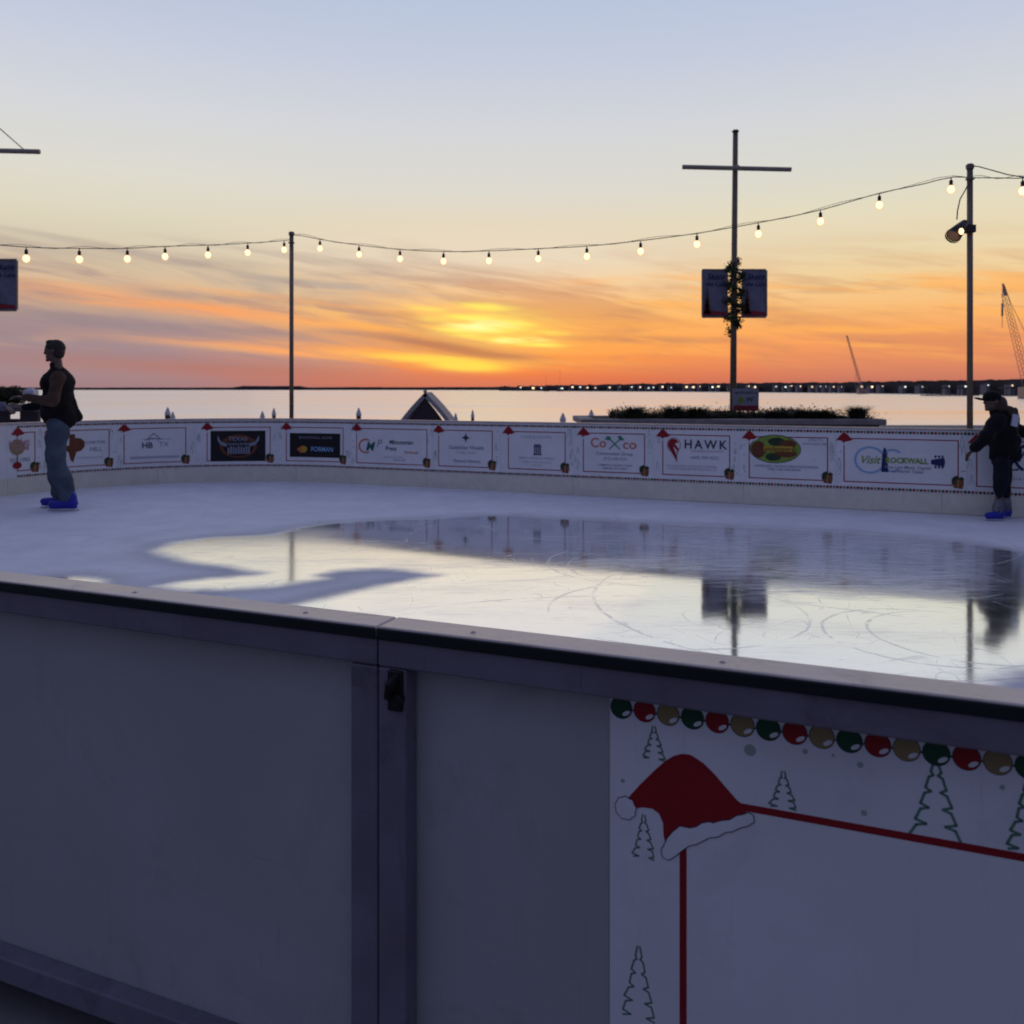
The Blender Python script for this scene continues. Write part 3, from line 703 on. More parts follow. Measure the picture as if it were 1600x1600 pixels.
def art_texas(b):     # rust brown state outline with grey words
    k = lambda x, y: (b.a(x), b.zz(y))
    b.poly('logo', M['brown'], [k(*p) for p in [(108,678),(117,678),(117,684),(126,685),(132,690),(132,698),(127,704),(119,706),(114,722),(110,718),(107,706),(98,700),(90,698),(108,695)]], .003)
    b.text('lettering', M['greytext'], 'LONE STAR', b.a(149), b.zz(692), .05, bold=.01); b.text('lettering', M['greytext'], 'HILL', b.a(150), b.zz(703), .085)
    b.text('lettering', M['paletext'], 'ROOFING & HOME', b.a(140), b.zz(716), .04)
def art_round(b):
    b.disc('logo', M['gold'], b.a(-6), b.zz(698), .10, .10, .003); b.disc('logo', M['red'], b.a(-3), b.zz(726), .06, .045, .003)
    b.text('lettering', M['pink'], 'HOME', b.a(30), b.zz(692), .10, bold=.01); b.text('lettering', M['pink'], 'TEAM', b.a(30), b.zz(700), .10, bold=.01)
    b.text('lettering', M['greytext'], 'EST 1982', b.a(31), b.zz(718), .07)
def art_house(b):
    k = lambda x, y: (b.a(x), b.zz(y))
    b.line('logo', M['navy'], [k(228,688),k(240,677),k(252,687)], .008, .003); b.line('logo', M['navy'], [k(233,690),k(233,685),k(247,685),k(247,690)], .006, .003)
    b.line('logo', M['greytext'], [k(222,686),k(268,686)], .006, .003)
    b.text('lettering', M['ink'], 'HB', b.a(230), b.zz(696), .115, bold=.02); b.text('lettering', M['greytext'], 'TX', b.a(256), b.zz(695), .10)
    b.rect('lettering', M['paletext'], b.a(203), b.a(280), b.zz(716), b.zz(712.5), .003)
    b.text('lettering', M['paletext'], 'HOME BUILDERS', b.a(242), b.zz(722), .04)
def art_horn(b):
    k = lambda x, y: (b.a(x), b.zz(y))
    b.rect('logo', M['black'], b.a(329), b.a(415), b.zz(720.5), b.zz(673), .003)
    b.disc('logo', M['brown'], b.a(373), b.zz(697), .27, .17, .0035)
    b.disc('logo', M['black'], b.a(373), b.zz(699), .22, .13, .0038)
    g_ = M['greytext']
    b.poly('logo', g_, [k(340,680),(k(346,690)),k(354,693),k(354,698),k(345,695),k(340,688)], .0045)
    b.poly('logo', g_, [k(405,680),k(405,688),k(399,695),k(390,698),k(390,693),k(399,690)], .0045)
    for x in range(356, 391, 4): b.rect('logo', g_, b.a(x), b.a(x+2.6), b.zz(709), b.zz(697+(x % 3)), .0045)
    b.text('lettering', g_, 'TEXAS', b.a(372), b.zz(686), .085, .005, bold=.015, sx=1.1); b.text('lettering', g_, 'LONGHORN', b.a(372), b.zz(694), .06, .005, bold=.015, sx=1.2)
def art_black(b):
    k = lambda x, y: (b.a(x), b.zz(y))
    b.rect('logo', M['black'], b.a(453), b.a(532), b.zz(714.5), b.zz(677), .003)
    b.poly('logo', M['orange'], [k(464,702),k(473,696),k(480,702),k(478,707),k(470,708)], .004); b.disc('logo', M['yellow'], b.a(476), b.zz(702), .045, .045, .0045, 10)
    b.text('lettering', M['greytext'], 'ROCKWALL HOME', b.a(494), b.zz(684), .055, .005, sx=1.15)
    b.text('lettering', M['sky'], 'FORMAN', b.a(504), b.zz(702), .095, .005, bold=.02, sx=.95)
def art_press(b):
    c = (b.a(572), b.zz(698))
    b.disc('logo', M['coral'], c[0], c[1], .125, .105, .003, 22, 60, 300, inner=.78)
    b.text('logo', M['dgreen'], 'M', b.a(578), b.zz(699), .17, .0045, bold=.03, shear=.25); b.text('logo', M['greytext'], 'P', b.a(592), b.zz(694), .15, .004, shear=.25)
    b.text('lettering', M['dgreen'], 'Minuteman', b.a(627), b.zz(691), .085, bold=.015, shear=.15); b.text('lettering', M['dgreen'], 'Press', b.a(611), b.zz(701), .085, bold=.015, shear=.15)
    b.text('lettering', M['coral'], 'Rockwall', b.a(643), b.zz(706), .06, bold=.01, shear=.1); b.text('lettering', M['paletext'], 'Design Print Promote', b.a(615), b.zz(714), .036); b.text('lettering', M['greytext'], '469.402.1600', b.a(624), b.zz(718.5), .036)
def art_star(b):
    c = (b.a(728), b.zz(684))
    for q in range(4):
        a = R(q*90)
        d = lambda r, s: (c[0]+r*math.cos(a+s), c[1]+r*math.sin(a+s))
        b.poly('logo', M['ink'], [d(.07,0), d(.022,.8), (c[0],c[1]), d(.022,-.8)], .003)
        a += R(45); b.poly('logo', M['ink'], [d(.04,0), d(.015,.7), (c[0],c[1]), d(.015,-.7)], .0035)
    b.text('lettering', M['greytext'], 'GuideStar Wealth', b.a(729), b.zz(699.5), .072, bold=.012); b.text('lettering', M['paletext'], 'Private Client', b.a(728), b.zz(707), .055)
    b.text('lettering', M['greytext'], 'Financial Advisory', b.a(730), b.zz(720.5), .055, bold=.01)
def art_tower(b):
    x, z = b.a(840), b.zz(711)
    b.rect('logo', M['navy'], x-.06, x+.06, z, z+.014, .003); b.rect('logo', M['navy'], x-.055, x+.055, z+.105, z+.12, .003); b.rect('logo', M['navy'], x-.045, x+.045, z+.125, z+.14, .003)
    for q in (-.04,-.013,.014,.04): b.rect('logo', M['navy'], x+q-.008, x+q+.008, z+.017, z+.103, .003)
    b.text('lettering', M['paletext'], 'CHASE & COLUMN', b.a(838), b.zz(683), .05); b.text('lettering', M['paletext'], 'BANK & TRUST COMPANY', b.a(839), b.zz(716), .042)
    b.text('lettering', M['paletext'], 'Member of the Community', b.a(839), b.zz(722), .036); b.text('lettering', M['paletext'], 'Rockwall', b.a(839), b.zz(727), .034)
def art_tools(b):
    k = lambda x, y: (b.a(x), b.zz(y))
    b.text('lettering', M['coral'], 'Co', b.a(935), b.zz(693), .17, bold=.012); b.text('lettering', M['coral'], 'co', b.a(984), b.zz(694.5), .17, bold=.012, sx=1.1)
    b.line('logo', M['tgreen'], [k(952,702),k(970,685)], .013, .005); b.line('logo', M['tgreen'], [k(969,702),k(951,684)], .013, .0055)
    b.poly('logo', M['tgreen'], [k(945,687),k(950,681),k(955,684),k(953,688)], .006); b.poly('logo', M['tgreen'], [k(965,683),k(969,680),k(976,687),k(970,688)], .006)
    b.text('lettering', M['greytext'], 'Construction Group', b.a(960), b.zz(709), .058, bold=.008); b.text('lettering', M['greytext'], '(972) 600-3232', b.a(961), b.zz(717), .05)
    b.text('lettering', M['greytext'], 'COMMERCIAL BUILDING GROUP', b.a(961), b.zz(727), .03, bold=.01); b.text('lettering', M['greytext'], 'REMODEL AND DESIGN', b.a(961), b.zz(732), .03, bold=.01)
def art_hawk(b):
    k = lambda x, y: (b.a(x), b.zz(y))
    b.disc('logo', M['redline'], b.a(1053), b.zz(696), .085, .09, .003, 26, inner=.92)
    b.poly('logo', M['red'], [k(*p) for p in [(1044,693),(1047,688),(1052,686),(1058,688),(1061,693),(1057,692),(1055,695),(1060,701),(1061,704),(1058,712),(1058,723),(1053,714),(1048,705),(1044,698)]], .004)
    for q in range(3): b.line('logo', M['white_print'], [k(1053+q*1.5,699+q*1.5),k(1057+q,711-q*2)], .007, .005)
    b.text('lettering', M['ink'], 'HAWK', b.a(1102), b.zz(695), .15, bold=.018, space=1.35, sx=.95); b.text('lettering', M['pink'], 'FINE HOME RENOVATION', b.a(1105), b.zz(705), .034)
    b.text('lettering', M['greytext'], '(469) 309-4222', b.a(1101), b.zz(715), .055)
    b.text('lettering', M['paletext'], 'KITCHENS BATHS ADDITIONS OUTDOOR', b.a(1080), b.zz(729), .032, bold=.01); b.text('lettering', M['paletext'], 'LICENSED AND INSURED ROCKWALL TX', b.a(1081), b.zz(733.5), .032, bold=.01)
def art_oval(b):
    x, z = b.a(1211), b.zz(702)
    b.disc('logo', M['ink'], x, z, .292, .168, .003, 32); b.disc('logo', M['lime'], x, z, .285, .160, .0035, 32)
    b.disc('logo', M['brown'], x-.19, z-.01, .085, .10, .004, 18); b.disc('logo', M['giftgreen'], x+.02, z+.085, .10, .05, .004, 18); b.disc('logo', M['giftgreen'], x-.02, z-.095, .09, .045, .004, 18); b.disc('logo', M['brown'], x+.15, z+.06, .09, .05, .0041, 16); b.disc('logo', M['brown'], x+.12, z-.05, .13, .045, .0041, 16)
    b.rect('logo', M['yellow'], x-.13, x+.20, z-.03, z+.035, .0045); b.text('lettering', M['brown'], 'Landscapers', x+.03, z, .075, .0055, bold=.015)
    b.text('lettering', M['greytext'], '(972) 771-', b.a(1275), b.zz(687), .04); b.text('lettering', M['greytext'], 'LAWN AND TREE', b.a(1274), b.zz(693), .036)
    b.text('lettering', M['greytext'], 'LANDSCAPE LIGHTING IRRIGATION DESIGN', b.a(1228), b.zz(729), .036, bold=.01); b.text('lettering', M['greytext'], 'TREE CARE AND MORE', b.a(1225), b.zz(734), .036, bold=.01)
def guitar(b, cx, cy, q, dx=0):
    """blue guitar outline round a lighthouse"""
    x, z = b.a(cx), b.zz(cy)
    b.disc('logo', M['sky'], x, z, .165, .155, .003, 30, 38, 322, inner=.86)
    b.disc('logo', M['sky'], x+.235, z+.055, .10, .075, .0032, 18, 30, 200, inner=.74); b.disc('logo', M['sky'], x+.235, z-.055, .10, .075, .0032, 18, 160, 320, inner=.74)
    lx = x+.155
    b.poly('logo', M['navy'], [(lx-.038,z-.13),(lx+.038,z-.13),(lx+.024,z+.07),(lx-.024,z+.07)], .0045); b.rect('logo', M['navy'], lx-.03, lx+.03, z+.072, z+.085, .0045)
    b.poly('logo', M['navy'], [(lx-.018,z+.087),(lx+.018,z+.087),(lx+.014,z+.125),(lx,z+.15),(lx-.014,z+.125)], .0045)
    b.text('lettering', M['lime'], 'Visit', x-.005, z, .12, .005, bold=.01, shear=.35); b.text('lettering', M['lime'], 'ROCKWALL', lx+.225, z+.0, .085, .005, bold=.035, sx=.93)
    hx = lx+.47
    b.poly('logo', M['navy'], [(hx,z-.025),(hx+.045,z-.04),(hx+.13,z-.05),(hx+.14,z),(hx+.13,z+.045),(hx+.045,z+.03),(hx,z+.02)], .0045)
    for q_ in range(3):
        for w in (-1, 1): b.disc('logo', M['navy'], hx+.045+q_*.035, z+w*.058, .011, .016, .0045, 8)
    b.text('lettering', M['greytext'], 'Free Live Music Capital', lx+.235, z-.073, .050, .005, bold=.01, shear=.1); b.text('lettering', M['greytext'], 'of North Texas', lx+.235, z-.118, .050, .005, bold=.01, shear=.1)
def art_guitar(b): guitar(b, 1359, 720, 1)
def art_swoosh(b):
    k = lambda x, y: (b.a(x), b.zz(y))
    b.disc('logo', M['navy'], b.a(1606), b.zz(716), .13, .15, .003, 24, 70, 250, inner=.78); b.line('logo', M['navy'], [k(1584,700),k(1592,722),k(1602,704)], .014, .0035)
    b.poly('logo', M['dgreen'], [k(1574,730),k(1584,734),k(1596,731),k(1590,736),k(1578,736)], .004)
    b.text('lettering', M['greytext'], 'HEALTH & WELLNESS OF ROCKWALL', b.a(1625), b.zz(749), .045)

banner(-70, 55, -90, 66, 'banner with pale pink words and a gold round badge, at the left picture edge', art_round)
banner(78, 171, 66, 182, 'banner with a rust brown state outline, behind the skater in jeans', art_texas)
banner(193, 291, 182, 307, 'banner with a small house roof above dark bold letters', art_house)
banner(323, 423, 307, 435, 'black banner with pale longhorn emblem on brown', art_horn)
banner(447, 537, 435, 547, 'black banner with light blue letters and an orange badge', art_black)
banner(557, 668, 547, 676, 'banner with orange ring, big slanted letter M and green words', art_press)
banner(685, 770, 676, 782, 'white banner with small dark star above a purple grey line of words', art_star)
banner(794, 884, 782, 897, 'white banner with small dark blue column emblem and pale words', art_tower)
banner(911, 1008, 897, 1021, 'banner with coral letters and two crossed green tools', art_tools)
banner(1035, 1141, 1021, 1155, 'banner with a red bird head in a ring beside spaced black capitals', art_hawk)
banner(1170, 1294, 1155, 1306, 'banner with a big yellow green oval emblem', art_oval)
banner(1318, 1498, 1306, 1511, 'widest banner with blue guitar loop, dark lighthouse and green words', art_guitar)
banner(1525, 1690, 1511, 1705, 'banner with a navy swoosh, behind the child in black', art_swoosh)

# ------------------------------------------------------------------ Christmas banner on the near board (outside face)
VN = V0-.0125
nb = empty('christmas_banner', uv(.5, VN, .08)); tag(nb, 'white Christmas banner with bulb garland, large red Santa hat and trees on the near board', 'banner')
def nz_uv(px, py):
    d = Vector(((px-800)/F, 1, -(py-HY)/F)); k = VN/(d.dot(CV)); p = Vector((0,0,H))+d*k
    return p.dot(CU), p.z
class Near:
    def __init__(s): s.parts = {}
    def poly(s, nme, m, pts, off):
        b, ms = s.parts.setdefault(nme, (MB(), []))
        if m not in ms: ms.append(m)
        o = Vector(nb.location)
        b.add([uv(u, VN-off*.4, z)-o for u, z in pts], [tuple(range(len(pts)))], ms.index(m))
    def px(s, nme, m, pts, off): s.poly(nme, m, [nz_uv(*p) for p in pts], off)
    def disc(s, nme, m, u, z, r, off, n=28, rz=None): s.poly(nme, m, [(u+r*math.cos(2*math.pi*i/n), z+(rz or r)*math.sin(2*math.pi*i/n)) for i in range(n)], off)
    def line(s, nme, m, pts, w, off):
        for (a0, z0), (a1, z1) in zip(pts, pts[1:]):
            d = Vector((a1-a0, z1-z0)); n = Vector((-d.y, d.x)).normalized()*w/2; e = d.normalized()*w*.3
            s.poly(nme, m, [(a0-n.x-e.x,z0-n.y-e.y),(a0+n.x-e.x,z0+n.y-e.y),(a1+n.x+e.x,z1+n.y+e.y),(a1-n.x+e.x,z1-n.y+e.y)][::-1], off)
    def fin(s):
        for nme, (b, ms) in s.parts.items(): b.build(nme, ms, nb)
ne = Near()
uL = nz_uv(953, 1200)[0]; uR = 1.235
zt = .8655
ne.poly('sheet', M['white_print'], [(uL,.078),(uR,.078),(uR,zt),(uL,zt)], .0006)
g0, g1 = nz_uv(971, 1107), nz_uv(1559, 1196)
step = (g1[0]-g0[0])/14; zg = (g0[1]+g1[1])/2+.0035
nG = int((uR-g0[0])/step)
cols = ['green', 'red', 'gold']
for row, zc, sg in (('t', zg, 1), ('b', .105, -1)):
    for k in range(nG+1):
        u = g0[0]+k*step
        m = M[cols[k % 3]]
        if u+.02 > uR: continue
        ne.disc('sheet', M['ink'], u, zc, .0192, .002); ne.disc('sheet', m, u, zc, .0180, .0027)
        ne.poly('sheet', M['white_print'], [(u+.0085+.0075*math.cos(q)*.85-.0036*math.sin(q)*.5, zc-.0085*sg+.0075*math.cos(q)*.5+.0036*math.sin(q)*.85) for q in [i*.449 for i in range(14)]], .0034)
        if k < nG and u+step+.02 < uR: ne.line('sheet', M['ink'], [(u+.018, zc-.002), (u+step-.018, zc-.002)], .003, .0022)
def q4(pts): return [(930+x*.2125, 1060+y*.2125) for x, y in pts]
hat = [nz_uv(*p) for p in q4([(240,880),(330,780),(430,682),(520,602),(580,568),(640,552),(700,560),(750,590),(800,625),(880,705),(960,798),(1040,890),(1090,932),(1115,985),(1040,1040),(850,1090),(640,1120),(600,1200),(535,1260),(505,1160),(500,1060),(470,990),(420,955),(350,945),(290,955)])]
bz = sum(nz_uv(*p)[1] for p in ((1230,1273),(1350,1295),(1440,1311)))/3
uF = nz_uv(1062, 1290)[0]
bar = .0115
ne.poly('frame_line', M['red'], [(uF,bz-bar/2),(uR-.06,bz-bar/2),(uR-.06,bz+bar/2),(uF,bz+bar/2)], .002)
ne.poly('frame_line', M['red'], [(uF,.19),(uF+bar,.19),(uF+bar,bz-bar/2),(uF,bz-bar/2)], .002)
ne.poly('frame_line', M['red'], [(uR-.06-bar,.19),(uR-.06,.19),(uR-.06,bz-bar/2),(uR-.06-bar,bz-bar/2)], .002)
ne.poly('frame_line', M['red'], [(uF+bar,.19),(uR-.06-bar,.19),(uR-.06-bar,.19+bar),(uF+bar,.19+bar)], .002)
def tri_fan(nme, m, pts, off):
    # concave outline: triangulate with tessellate
    from mathutils.geometry import tessellate_polygon
    ts = tessellate_polygon([[Vector((p[0], p[1], 0)) for p in pts]])
    for tr in ts:
        q = [pts[i] for i in tr]
        ar = (q[1][0]-q[0][0])*(q[2][1]-q[0][1])-(q[2][0]-q[0][0])*(q[1][1]-q[0][1])
        ne.poly(nme, m, q if ar > 0 else q[::-1], off)
tri_fan('santa_hat', M['red'], hat, .0033)
brim = [nz_uv(*p) for p in q4([(535,1170),(575,1125),(625,1085),(660,1092),(700,1100),(745,1090),(790,1062),(840,1055),(870,1062),(930,1045),(990,1040),(1040,1010),(1090,1000),(1130,985),(1160,1005),(1168,1050),(1120,1080),(1060,1095),(1010,1120),(960,1125),(900,1160),(840,1165),(790,1190),(740,1215),(690,1225),(640,1260),(590,1300),(540,1330),(500,1310),(490,1260),(515,1215)])]
cb_ = Vector((sum(p[0] for p in brim)/len(brim), sum(p[1] for p in brim)/len(brim)))
def grow(pts, w):
    out = []
    n = len(pts)
    for i in range(n):
        a, c = Vector(pts[i-1]), Vector(pts[(i+1) % n]); d = (c-a).normalized(); nn = Vector((-d.y, d.x))
        out.append((pts[i][0]+nn.x*w, pts[i][1]+nn.y*w))
    return out
ar = sum(brim[i-1][0]*brim[i][1]-brim[i][0]*brim[i-1][1] for i in range(len(brim)))
tri_fan('santa_hat', M['ink'], grow(brim, .0016 if ar < 0 else -.0016), .0042); tri_fan('santa_hat', M['white_print'], brim, .005)
pu, pz = nz_uv(*q4([(225,950)])[0])
pom = [(pu+.0172*(1+.06*math.sin(9*i*.2243))*math.cos(i*.2243), pz+.0185*(1+.06*math.sin(9*i*.2243))*math.sin(i*.2243)) for i in range(28)]
ne.poly('santa_hat', M['ink'], [(pu+(x-pu)*1.07, pz+(z-pz)*1.07) for x, z in pom], .0045); ne.poly('santa_hat', M['white_print'], pom, .0052)
def tree_art(u, z, w, h_, th):
    rq = random.Random(int(u*1000))
    for sgn in (-1, 1):
        pts = [(u+sgn*.002, z+h_)]
        for k in range(5):
            f = (k+1)/5
            pts += [(u+sgn*w*f*rq.uniform(.85,1.05), z+h_*(1-f)+h_*.06), (u+sgn*w*f*.45, z+h_*(1-f)+h_*.02), (u+sgn*w*(f*.8+.1), z+h_*(1-f)-h_*.01)]
        ne.line('sheet', M['midg'], pts, th, .0016)
for px, py0, py1, wpx in ((1022,1135,1186,18), (1006,1273,1340,18), (1224,1205,1262,22), (1462,1188,1318,42), (1606,1220,1330,34)):
    a, c = nz_uv(px, py1), nz_uv(px, py0); tree_art(a[0], a[1], abs(nz_uv(px+wpx, py1)[0]-a[0]), c[1]-a[1], .0026 if wpx < 30 else .004)
for u, z, w, hh in ((uL+.05,.32,.03,.12),(uL+.035,.17,.02,.07),(.55,.70,.03,.1),(.9,.68,.035,.12),(1.1,.72,.02,.07)): tree_art(u, z, w, hh, .003)
for px, py, r in ((1172,1172,9),(1258,1174,4),(1344,1195,4.5),(1350,1270,4.5),(973,1220,3.5),(1566,1230,3.5),(1135,1250,2.5),(1302,1180,2.5)):
    u, z = nz_uv(px, py); ne.disc('sheet', M['paleg'], u, z, r*.00105, .0012, 14)
ne.fin()

# ------------------------------------------------------------------ poles and festoon lights
PL, PR = at(455.5, 14), at(1515.5, 10.3)
PFL, PFR = Vector((-7.9, 9.0, 0)), Vector((7.3, 6.5, 0))
def light_pole(p, top, label, off=0):
    t_ = empty('light_pole', (p.x, p.y, -.06)); tag(t_, label, 'pole', 'festoon light poles round the rink')
    b = MB(); b.tube([(0,0,0),(0,0,top+.06-.03)], .034, 14); b.build('shaft', M['pole'], t_, True)
    b = MB(); b.lathe([(.001,top+.028),(.042,top+.028),(.047,top+.05),(.047,top+.075),(.03,top+.09),(.001,top+.09)], 14); b.build('pole_cap', M['pole'], t_)
    b = MB(); b.lathe([(.16,0),(.16,.02),(.07,.025),(.06,.10),(.05,.11)], 14); b.build('base_plate', M['pole'], t_)
    b = MB(); b.tube([(-.05,-.01,top-.09),(0,-.055,top-.09),(.05,-.01,top-.09)], .007, 6); b.lathe([(.045,top-.10),(.048,top-.10),(.048,top-.08),(.045,top-.08)], 14); b.build('hook', M['pole'], t_)
    return t_
zL = H-(362-HY)/F*14; zR = H-(256-HY)/F*10.3
light_pole(PL, zL-.09+.06, 'slim grey light pole left of the picture centre, holding the lit string')
light_pole(PR, zR-.09+.06, 'taller looking grey light pole on the right with a floodlight clamped to it')
light_pole(PFL, 3.8, 'festoon light pole outside the left picture edge'); light_pole(PFR, 3.9, 'festoon light pole outside the right picture edge')

def festoon(A, B, knots, bulbs, label):
    """A,B plan ends; knots (px,py) of the cable in the photo; bulbs: photo columns"""
    def plan(px):
        k = (px-800)/F; d = B-A; tt = (k*A.y-A.x)/(d.x-k*d.y); return tt, A+d*tt
    kn = sorted((plan(px)[0], H-(py-HY)/F*plan(px)[1].y) for px, py in knots)
    T_, Z_ = [k[0] for k in kn], [k[1] for k in kn]
    def zc(tt):      # smooth interpolation
        i = min(max(int(np.searchsorted(T_, tt))-1, 0), len(T_)-2)
        def sl(j):
            if j == 0: return (Z_[1]-Z_[0])/(T_[1]-T_[0])
            if j == len(T_)-1: return (Z_[-1]-Z_[-2])/(T_[-1]-T_[-2])
            return (Z_[j+1]-Z_[j-1])/(T_[j+1]-T_[j-1])
        w = T_[i+1]-T_[i]; x = (tt-T_[i])/w; m0, m1 = sl(i)*w, sl(i+1)*w
        return (2*x**3-3*x*x+1)*Z_[i]+(x**3-2*x*x+x)*m0+(-2*x**3+3*x*x)*Z_[i+1]+(x**3-x*x)*m1
    t_ = empty('string_lights', (A.x, A.y, zc(T_[0]))); tag(t_, label, 'string lights', 'strings of bulbs above the boards')
    o = Vector(t_.location)
    pts = [A+(B-A)*(T_[0]+(T_[-1]-T_[0])*i/60)+Vector((0,0,zc(T_[0]+(T_[-1]-T_[0])*i/60))) for i in range(61)]
    b = MB(); b.tube([p-o for p in pts], .006, 6)
    b.tube([p-o+Vector((0,.01,.018*math.sin(i*.9)+.012)) for i, p in enumerate(pts)], .003, 5)
    b.build('cable', M['cord'], t_)
    for px in bulbs:
        tt, p = plan(px) if not isinstance(px, tuple) else (px[0], A+(B-A)*px[0])
        p = p+Vector((0,0,zc(tt)-.012))-o
        bb = MB(); bb.lathe([(.002,-.182),(.022,-.174),(.036,-.156),(.041,-.136),(.036,-.112),(.025,-.094),(.015,-.088)], 14)
        ob = bb.build('light_bulb', M['bulb'], t_, True, p)
        gb = MB(); gb.lathe([(.002,-.200),(.030,-.192),(.050,-.166),(.056,-.138),(.050,-.108),(.034,-.088),(.020,-.082)], 14); gb.build('halo_glass', M['shell'], ob, True)
        sb = MB(); sb.lathe([(.019,-.083),(.021,-.080),(.021,-.03),(.012,-.02),(.006,-.012),(.006,.012)], 10); sb.build('socket', M['housing'], ob)
    return t_
festoon(Vector((PL.x,PL.y,0)), Vector((PFL.x,PFL.y,0)), [(455,375),(444,376),(387,380),(325,383),(258,385),(199,388),(124,388),(41,386),(-100,372),(-385,320)],
        [444,387,325,258,199,124,41,-50,-150,-260], 'lit bulb string from the left pole out over the left picture edge')
festoon(Vector((PL.x,PL.y,0)), Vector((PR.x,PR.y,0)), [(456,367),(470,368),(500,374),(561,383),(625,389.5),(693,393),(764,392),(841,388.5),(917,384.5),(1001,376),(1089,364.5),(1185,348),(1282,328),(1374,302),(1440,288),(1486,277),(1515,277)],
        [500,561,625,693,764,841,917,1001,1089,1185,1282,1374,1486], 'long lit bulb string sagging between the two light poles')
festoon(Vector((PR.x,PR.y,0)), Vector((PFR.x,PFR.y,0)), [(1516,277.5),(1560,278),(1600,278),(1750,262),(1950,210),(2290,90)], [1598,1715,1840,1985], 'lit bulb string from the right pole out over the right picture edge')
t_ = empty('guy_wire', (PR.x, PR.y, zR)); tag(t_, 'thick slack wire from the top of the right light pole towards the right', 'wire')
o = Vector(t_.location); b = MB()
e = PFR+Vector((0,0,3.85)); s_ = Vector((PR.x, PR.y, zR-.02))
q1 = Vector((0,0,0))
def onstr(px, py): 
    k = (px-800)/F; d = PFR-Vector((PR.x,PR.y,0)); tt = (k*PR.y-PR.x)/(d.x-k*d.y); p = Vector((PR.x,PR.y,0))+d*tt; p.z = H-(py-HY)/F*p.y; return p
ps = [s_, onstr(1530,260.5), onstr(1550,266), onstr(1575,273), onstr(1600,277), onstr(1680,276), onstr(1900,235), e]
b.tube([p-o for p in ps], .007, 6); b.build('strand', M['cord'], t_)

# floodlight on the right pole
fz = H-(356-HY)/F*10.3
t_ = empty('floodlight', (PR.x-.045, PR.y, fz)); tag(t_, 'black floodlight with a lit lens clamped to the right light pole', 'floodlight')
def fl(px, py, dy=0): return Vector(((px-1509.5)/F*10.3, dy, -(py-356)/F*10.3))
b = MB(); b.tube([fl(1515,356,-.02), fl(1509,352,-.03), fl(1504,349,-.04)], [.03,.035,.04], 10); b.box(-.03,.09,-.06,.06,-.06,.03); bevel(b.build('bracket', M['housing'], t_), .006)
ax = (fl(1482,372,-.10)-fl(1506,349,-.02)).normalized()
b = MB(); p0, p1 = fl(1506,349,-.03), fl(1481,371,-.13)
b.tube([p0, p0+(p1-p0)*.3, p0+(p1-p0)*.45, p1], [.045,.060,.066,.088], 16); b.tube([p1, p1+(p1-p0)*.12], [.091,.087], 16, cap=False); b.build('housing', M['housing'], t_, True)
b = MB(); Mx = (p1-p0).to_track_quat('Z', 'Y').to_matrix().to_4x4(); Mx.translation = p1+(p1-p0)*.02
b.lathe([(.001,.012),(.05,.010),(.066,.002),(.080,-.006)], 16, 0, Mx); b.build('lens', M['reflector'], t_, True)
b = MB(); b.ball(fl(1486,367,-.235), (.030,.016,.038), 12, 8); b.build('lamp', M['lens'], t_, True)
b = MB(); b.tube([fl(1493,344,-.03), fl(1494,330,-.03), fl(1498,312,-.03), fl(1506,298,-.03), fl(1511,288,-.03)], .007, 6); b.build('lead', M['wire'], t_)

# ------------------------------------------------------------------ masts with seasonal banners
leafrnd = random.Random(3)
def leaves(b, pts_fn, n, size, mi=0, rq=leafrnd):
    for _ in range(n):
        c = Vector(pts_fn()); d = Vector((rq.gauss(0,1), rq.gauss(0,1), rq.gauss(0,1))).normalized(); e = d.orthogonal().normalized()
        e = (Matrix.Rotation(rq.uniform(0, 6.28), 3, d) @ e); l = size*rq.uniform(.6,1.4); w = l*rq.uniform(.22,.45)
        f = d.cross(e).normalized()*l*.12
        b.add([c-d*l/2, c+e*w/2+f, c+d*l/2, c-e*w/2+f], [(0,1,2,3)], mi)
MD = 21.5
def mz(py, D=MD): return H-(py-HY)/F*D
mp = at(1147, MD); mast = empty('mast_pole', (mp.x, mp.y, 0)); tag(mast, 'tall mast with crossarm, pair of banners and leafy garland rising from the planter', 'mast', 'masts along the waterfront')
k_ = MD/F
b = MB(); b.tube([(-.03,0,-.06),(-.01,0,mz(500)),(.035,0,mz(205))], [.085,.076,.064], 14); b.lathe([(.085,mz(205)-.02),(.09,mz(205)),(.06,mz(205)+.03),(.001,mz(205)+.04)], 14, 0, Matrix.Translation((.035,0,0))); b.build('shaft', M['mast'], mast, True)
b = MB(); b.tube([(-82*k_,-.10,mz(262.5)),(87*k_,-.10,mz(266.5))], .058, 12); b.tube([(.03,-.02,mz(264)),(.03,-.16,mz(264))], .075, 10); b.build('crossarm', M['arm'], mast, True)
b = MB()
for sgn in (-1, 1):
    for z in (mz(421.5), mz(495.5)): b.tube([(sgn*.03,0,z),(sgn*50*k_,0,z)], .022, 8)
b.build('banner_rod', M['flagedge'], mast)
